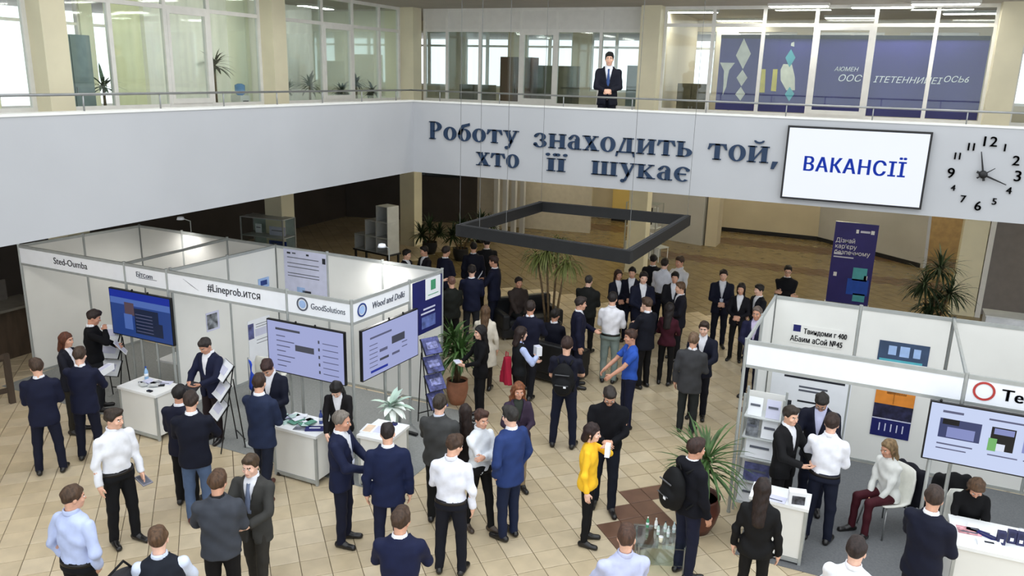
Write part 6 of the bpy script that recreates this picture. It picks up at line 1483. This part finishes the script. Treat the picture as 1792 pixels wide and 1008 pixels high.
i = PP(908, 485, 1.74, 25, 'person in a brown jacket sitting on the black sofa', top='jacket', topc=(74, 62, 58), legc=(34, 36, 36), hairc=(52, 42, 40), seat=.46, arms=('lap', 'lap'), shirtc=(70, 84, 78))
sofa(i['tow']((.25, .06, 0)), i['ang'], 'black leather sofa under the person in the brown jacket')
PP(712, 437, 1.70, 60, 'dark-haired person behind the left stand, nearer the column', topc=(28, 28, 38), legc=BLK, hairc=(40, 32, 30))
PP(742, 431, 1.72, -60, 'dark-haired person in front of the corner column', topc=(32, 28, 38), legc=BLK, hairc=(40, 30, 28), arms=('chest', 'belly'))
PP(1031, 482, 1.70, 160, 'person in a black-green jacket standing right of the tall thin dracaena', top='jacket', topc=(32, 36, 34), legc=BLK, hairc=(74, 66, 62), hair='crop', arms=('belly', 'belly'), build=1.12)
i = PP(972, 541, 1.74, 150, 'person in dark navy sitting on the black sofa left of the navy suit man', topc=(24, 27, 48), legc=BLK, hairc=(54, 46, 42), seat=.46, arms=('lap', 'lap'))
sofa(i['tow']((-.1, .06, 0)), i['ang'], 'smaller black leather sofa under the person in dark navy', 1.1)
# ---- right stand
PP(1386, 712, 1.74, 58, 'man in a black suit by the tall brochure shelf', topc=(17, 17, 22), legc=BLK, hairc=(66, 54, 44), arms=('hold', 'hold'), hyaw=-10)
i = PP(1440, 688, 1.80, -4, 'man in a navy suit and glasses looking down in the right stand', topc=(22, 25, 50), legc=NAVY2, hairc=(46, 40, 34), arms=('hold', 'hold'), hpitch=.7, extra=('glasses',), shirtc=(206, 210, 240))
PP(1458, 725, 1.76, 174, 'man in a white shirt seen from behind in the right stand', top='shirt', topc=(232, 234, 242), legc=(26, 32, 58), hairc=(70, 48, 38), arms=('hold', 'belly'), stance=.16)
i = PP(1557, 770, 1.68, -42, 'blonde woman in white with maroon trousers sitting in the right stand', sex='f', top='sweater', topc=(224, 226, 222), legc=(88, 26, 40), hairc=(178, 142, 98), hair='shoulder', seat=.46, arms=('lap', 'lap'), shirtc=(224, 226, 222), lean=8)
shell_chair(i['loc'][0], i['loc'][1], i['ang'], 'white shell chair under the seated woman in maroon trousers')
hung_coat(*i['tow']((0, .36, 0))[:2], i['ang'], 'dark navy coat hung on the back of the chair of the woman in maroon trousers', z=.90)
PP(1337, 838, 1.68, 176, 'woman in black with very long dark hair at the right stand counter', sex='f', top='jacket', topc=(19, 19, 21), legc=(20, 20, 22), hairc=(50, 32, 26), hair='long', arms=('down', 'down'), shirtc=(24, 24, 26))
PP(1638, 853, 1.80, 160, 'man in a navy suit seen from behind at the lower right', topc=(22, 27, 54), legc=NAVY2, hairc=(78, 58, 46), arms=('hold', 'belly'), hyaw=15)
PP(1502, 943, 1.76, 172, 'man in a white shirt cut by the bottom edge at the right', top='shirt', topc=WHT, legc=BLK, hairc=(60, 44, 38), arms=('hold', 'hold'))
i = PP(1712, 838, 1.68, 12, 'woman in black sitting at the lower right counter', sex='f', top='sweater', topc=(18, 18, 20), legc=BLK, hairc=(118, 86, 60), hair='shoulder', seat=.50, arms=('table', 'table'), lean=16, hpitch=.5, shirtc=(18, 18, 20))
shell_chair(i['loc'][0], i['loc'][1], i['ang'], 'white shell chair under the seated woman in black at the counter')
# ---- on the gallery
g = atY(1067, 92, 15.2)
person(None, g[2]-ZG, 0, at=(g[0], 15.2), base=ZG, label='man in a dark suit and tie standing on the upper gallery', topc=(20, 24, 44), legc=(20, 24, 44), hairc=(22, 20, 22), arms=('belly', 'belly'), tie=(52, 78, 130), res=1.2, hpitch=.1)
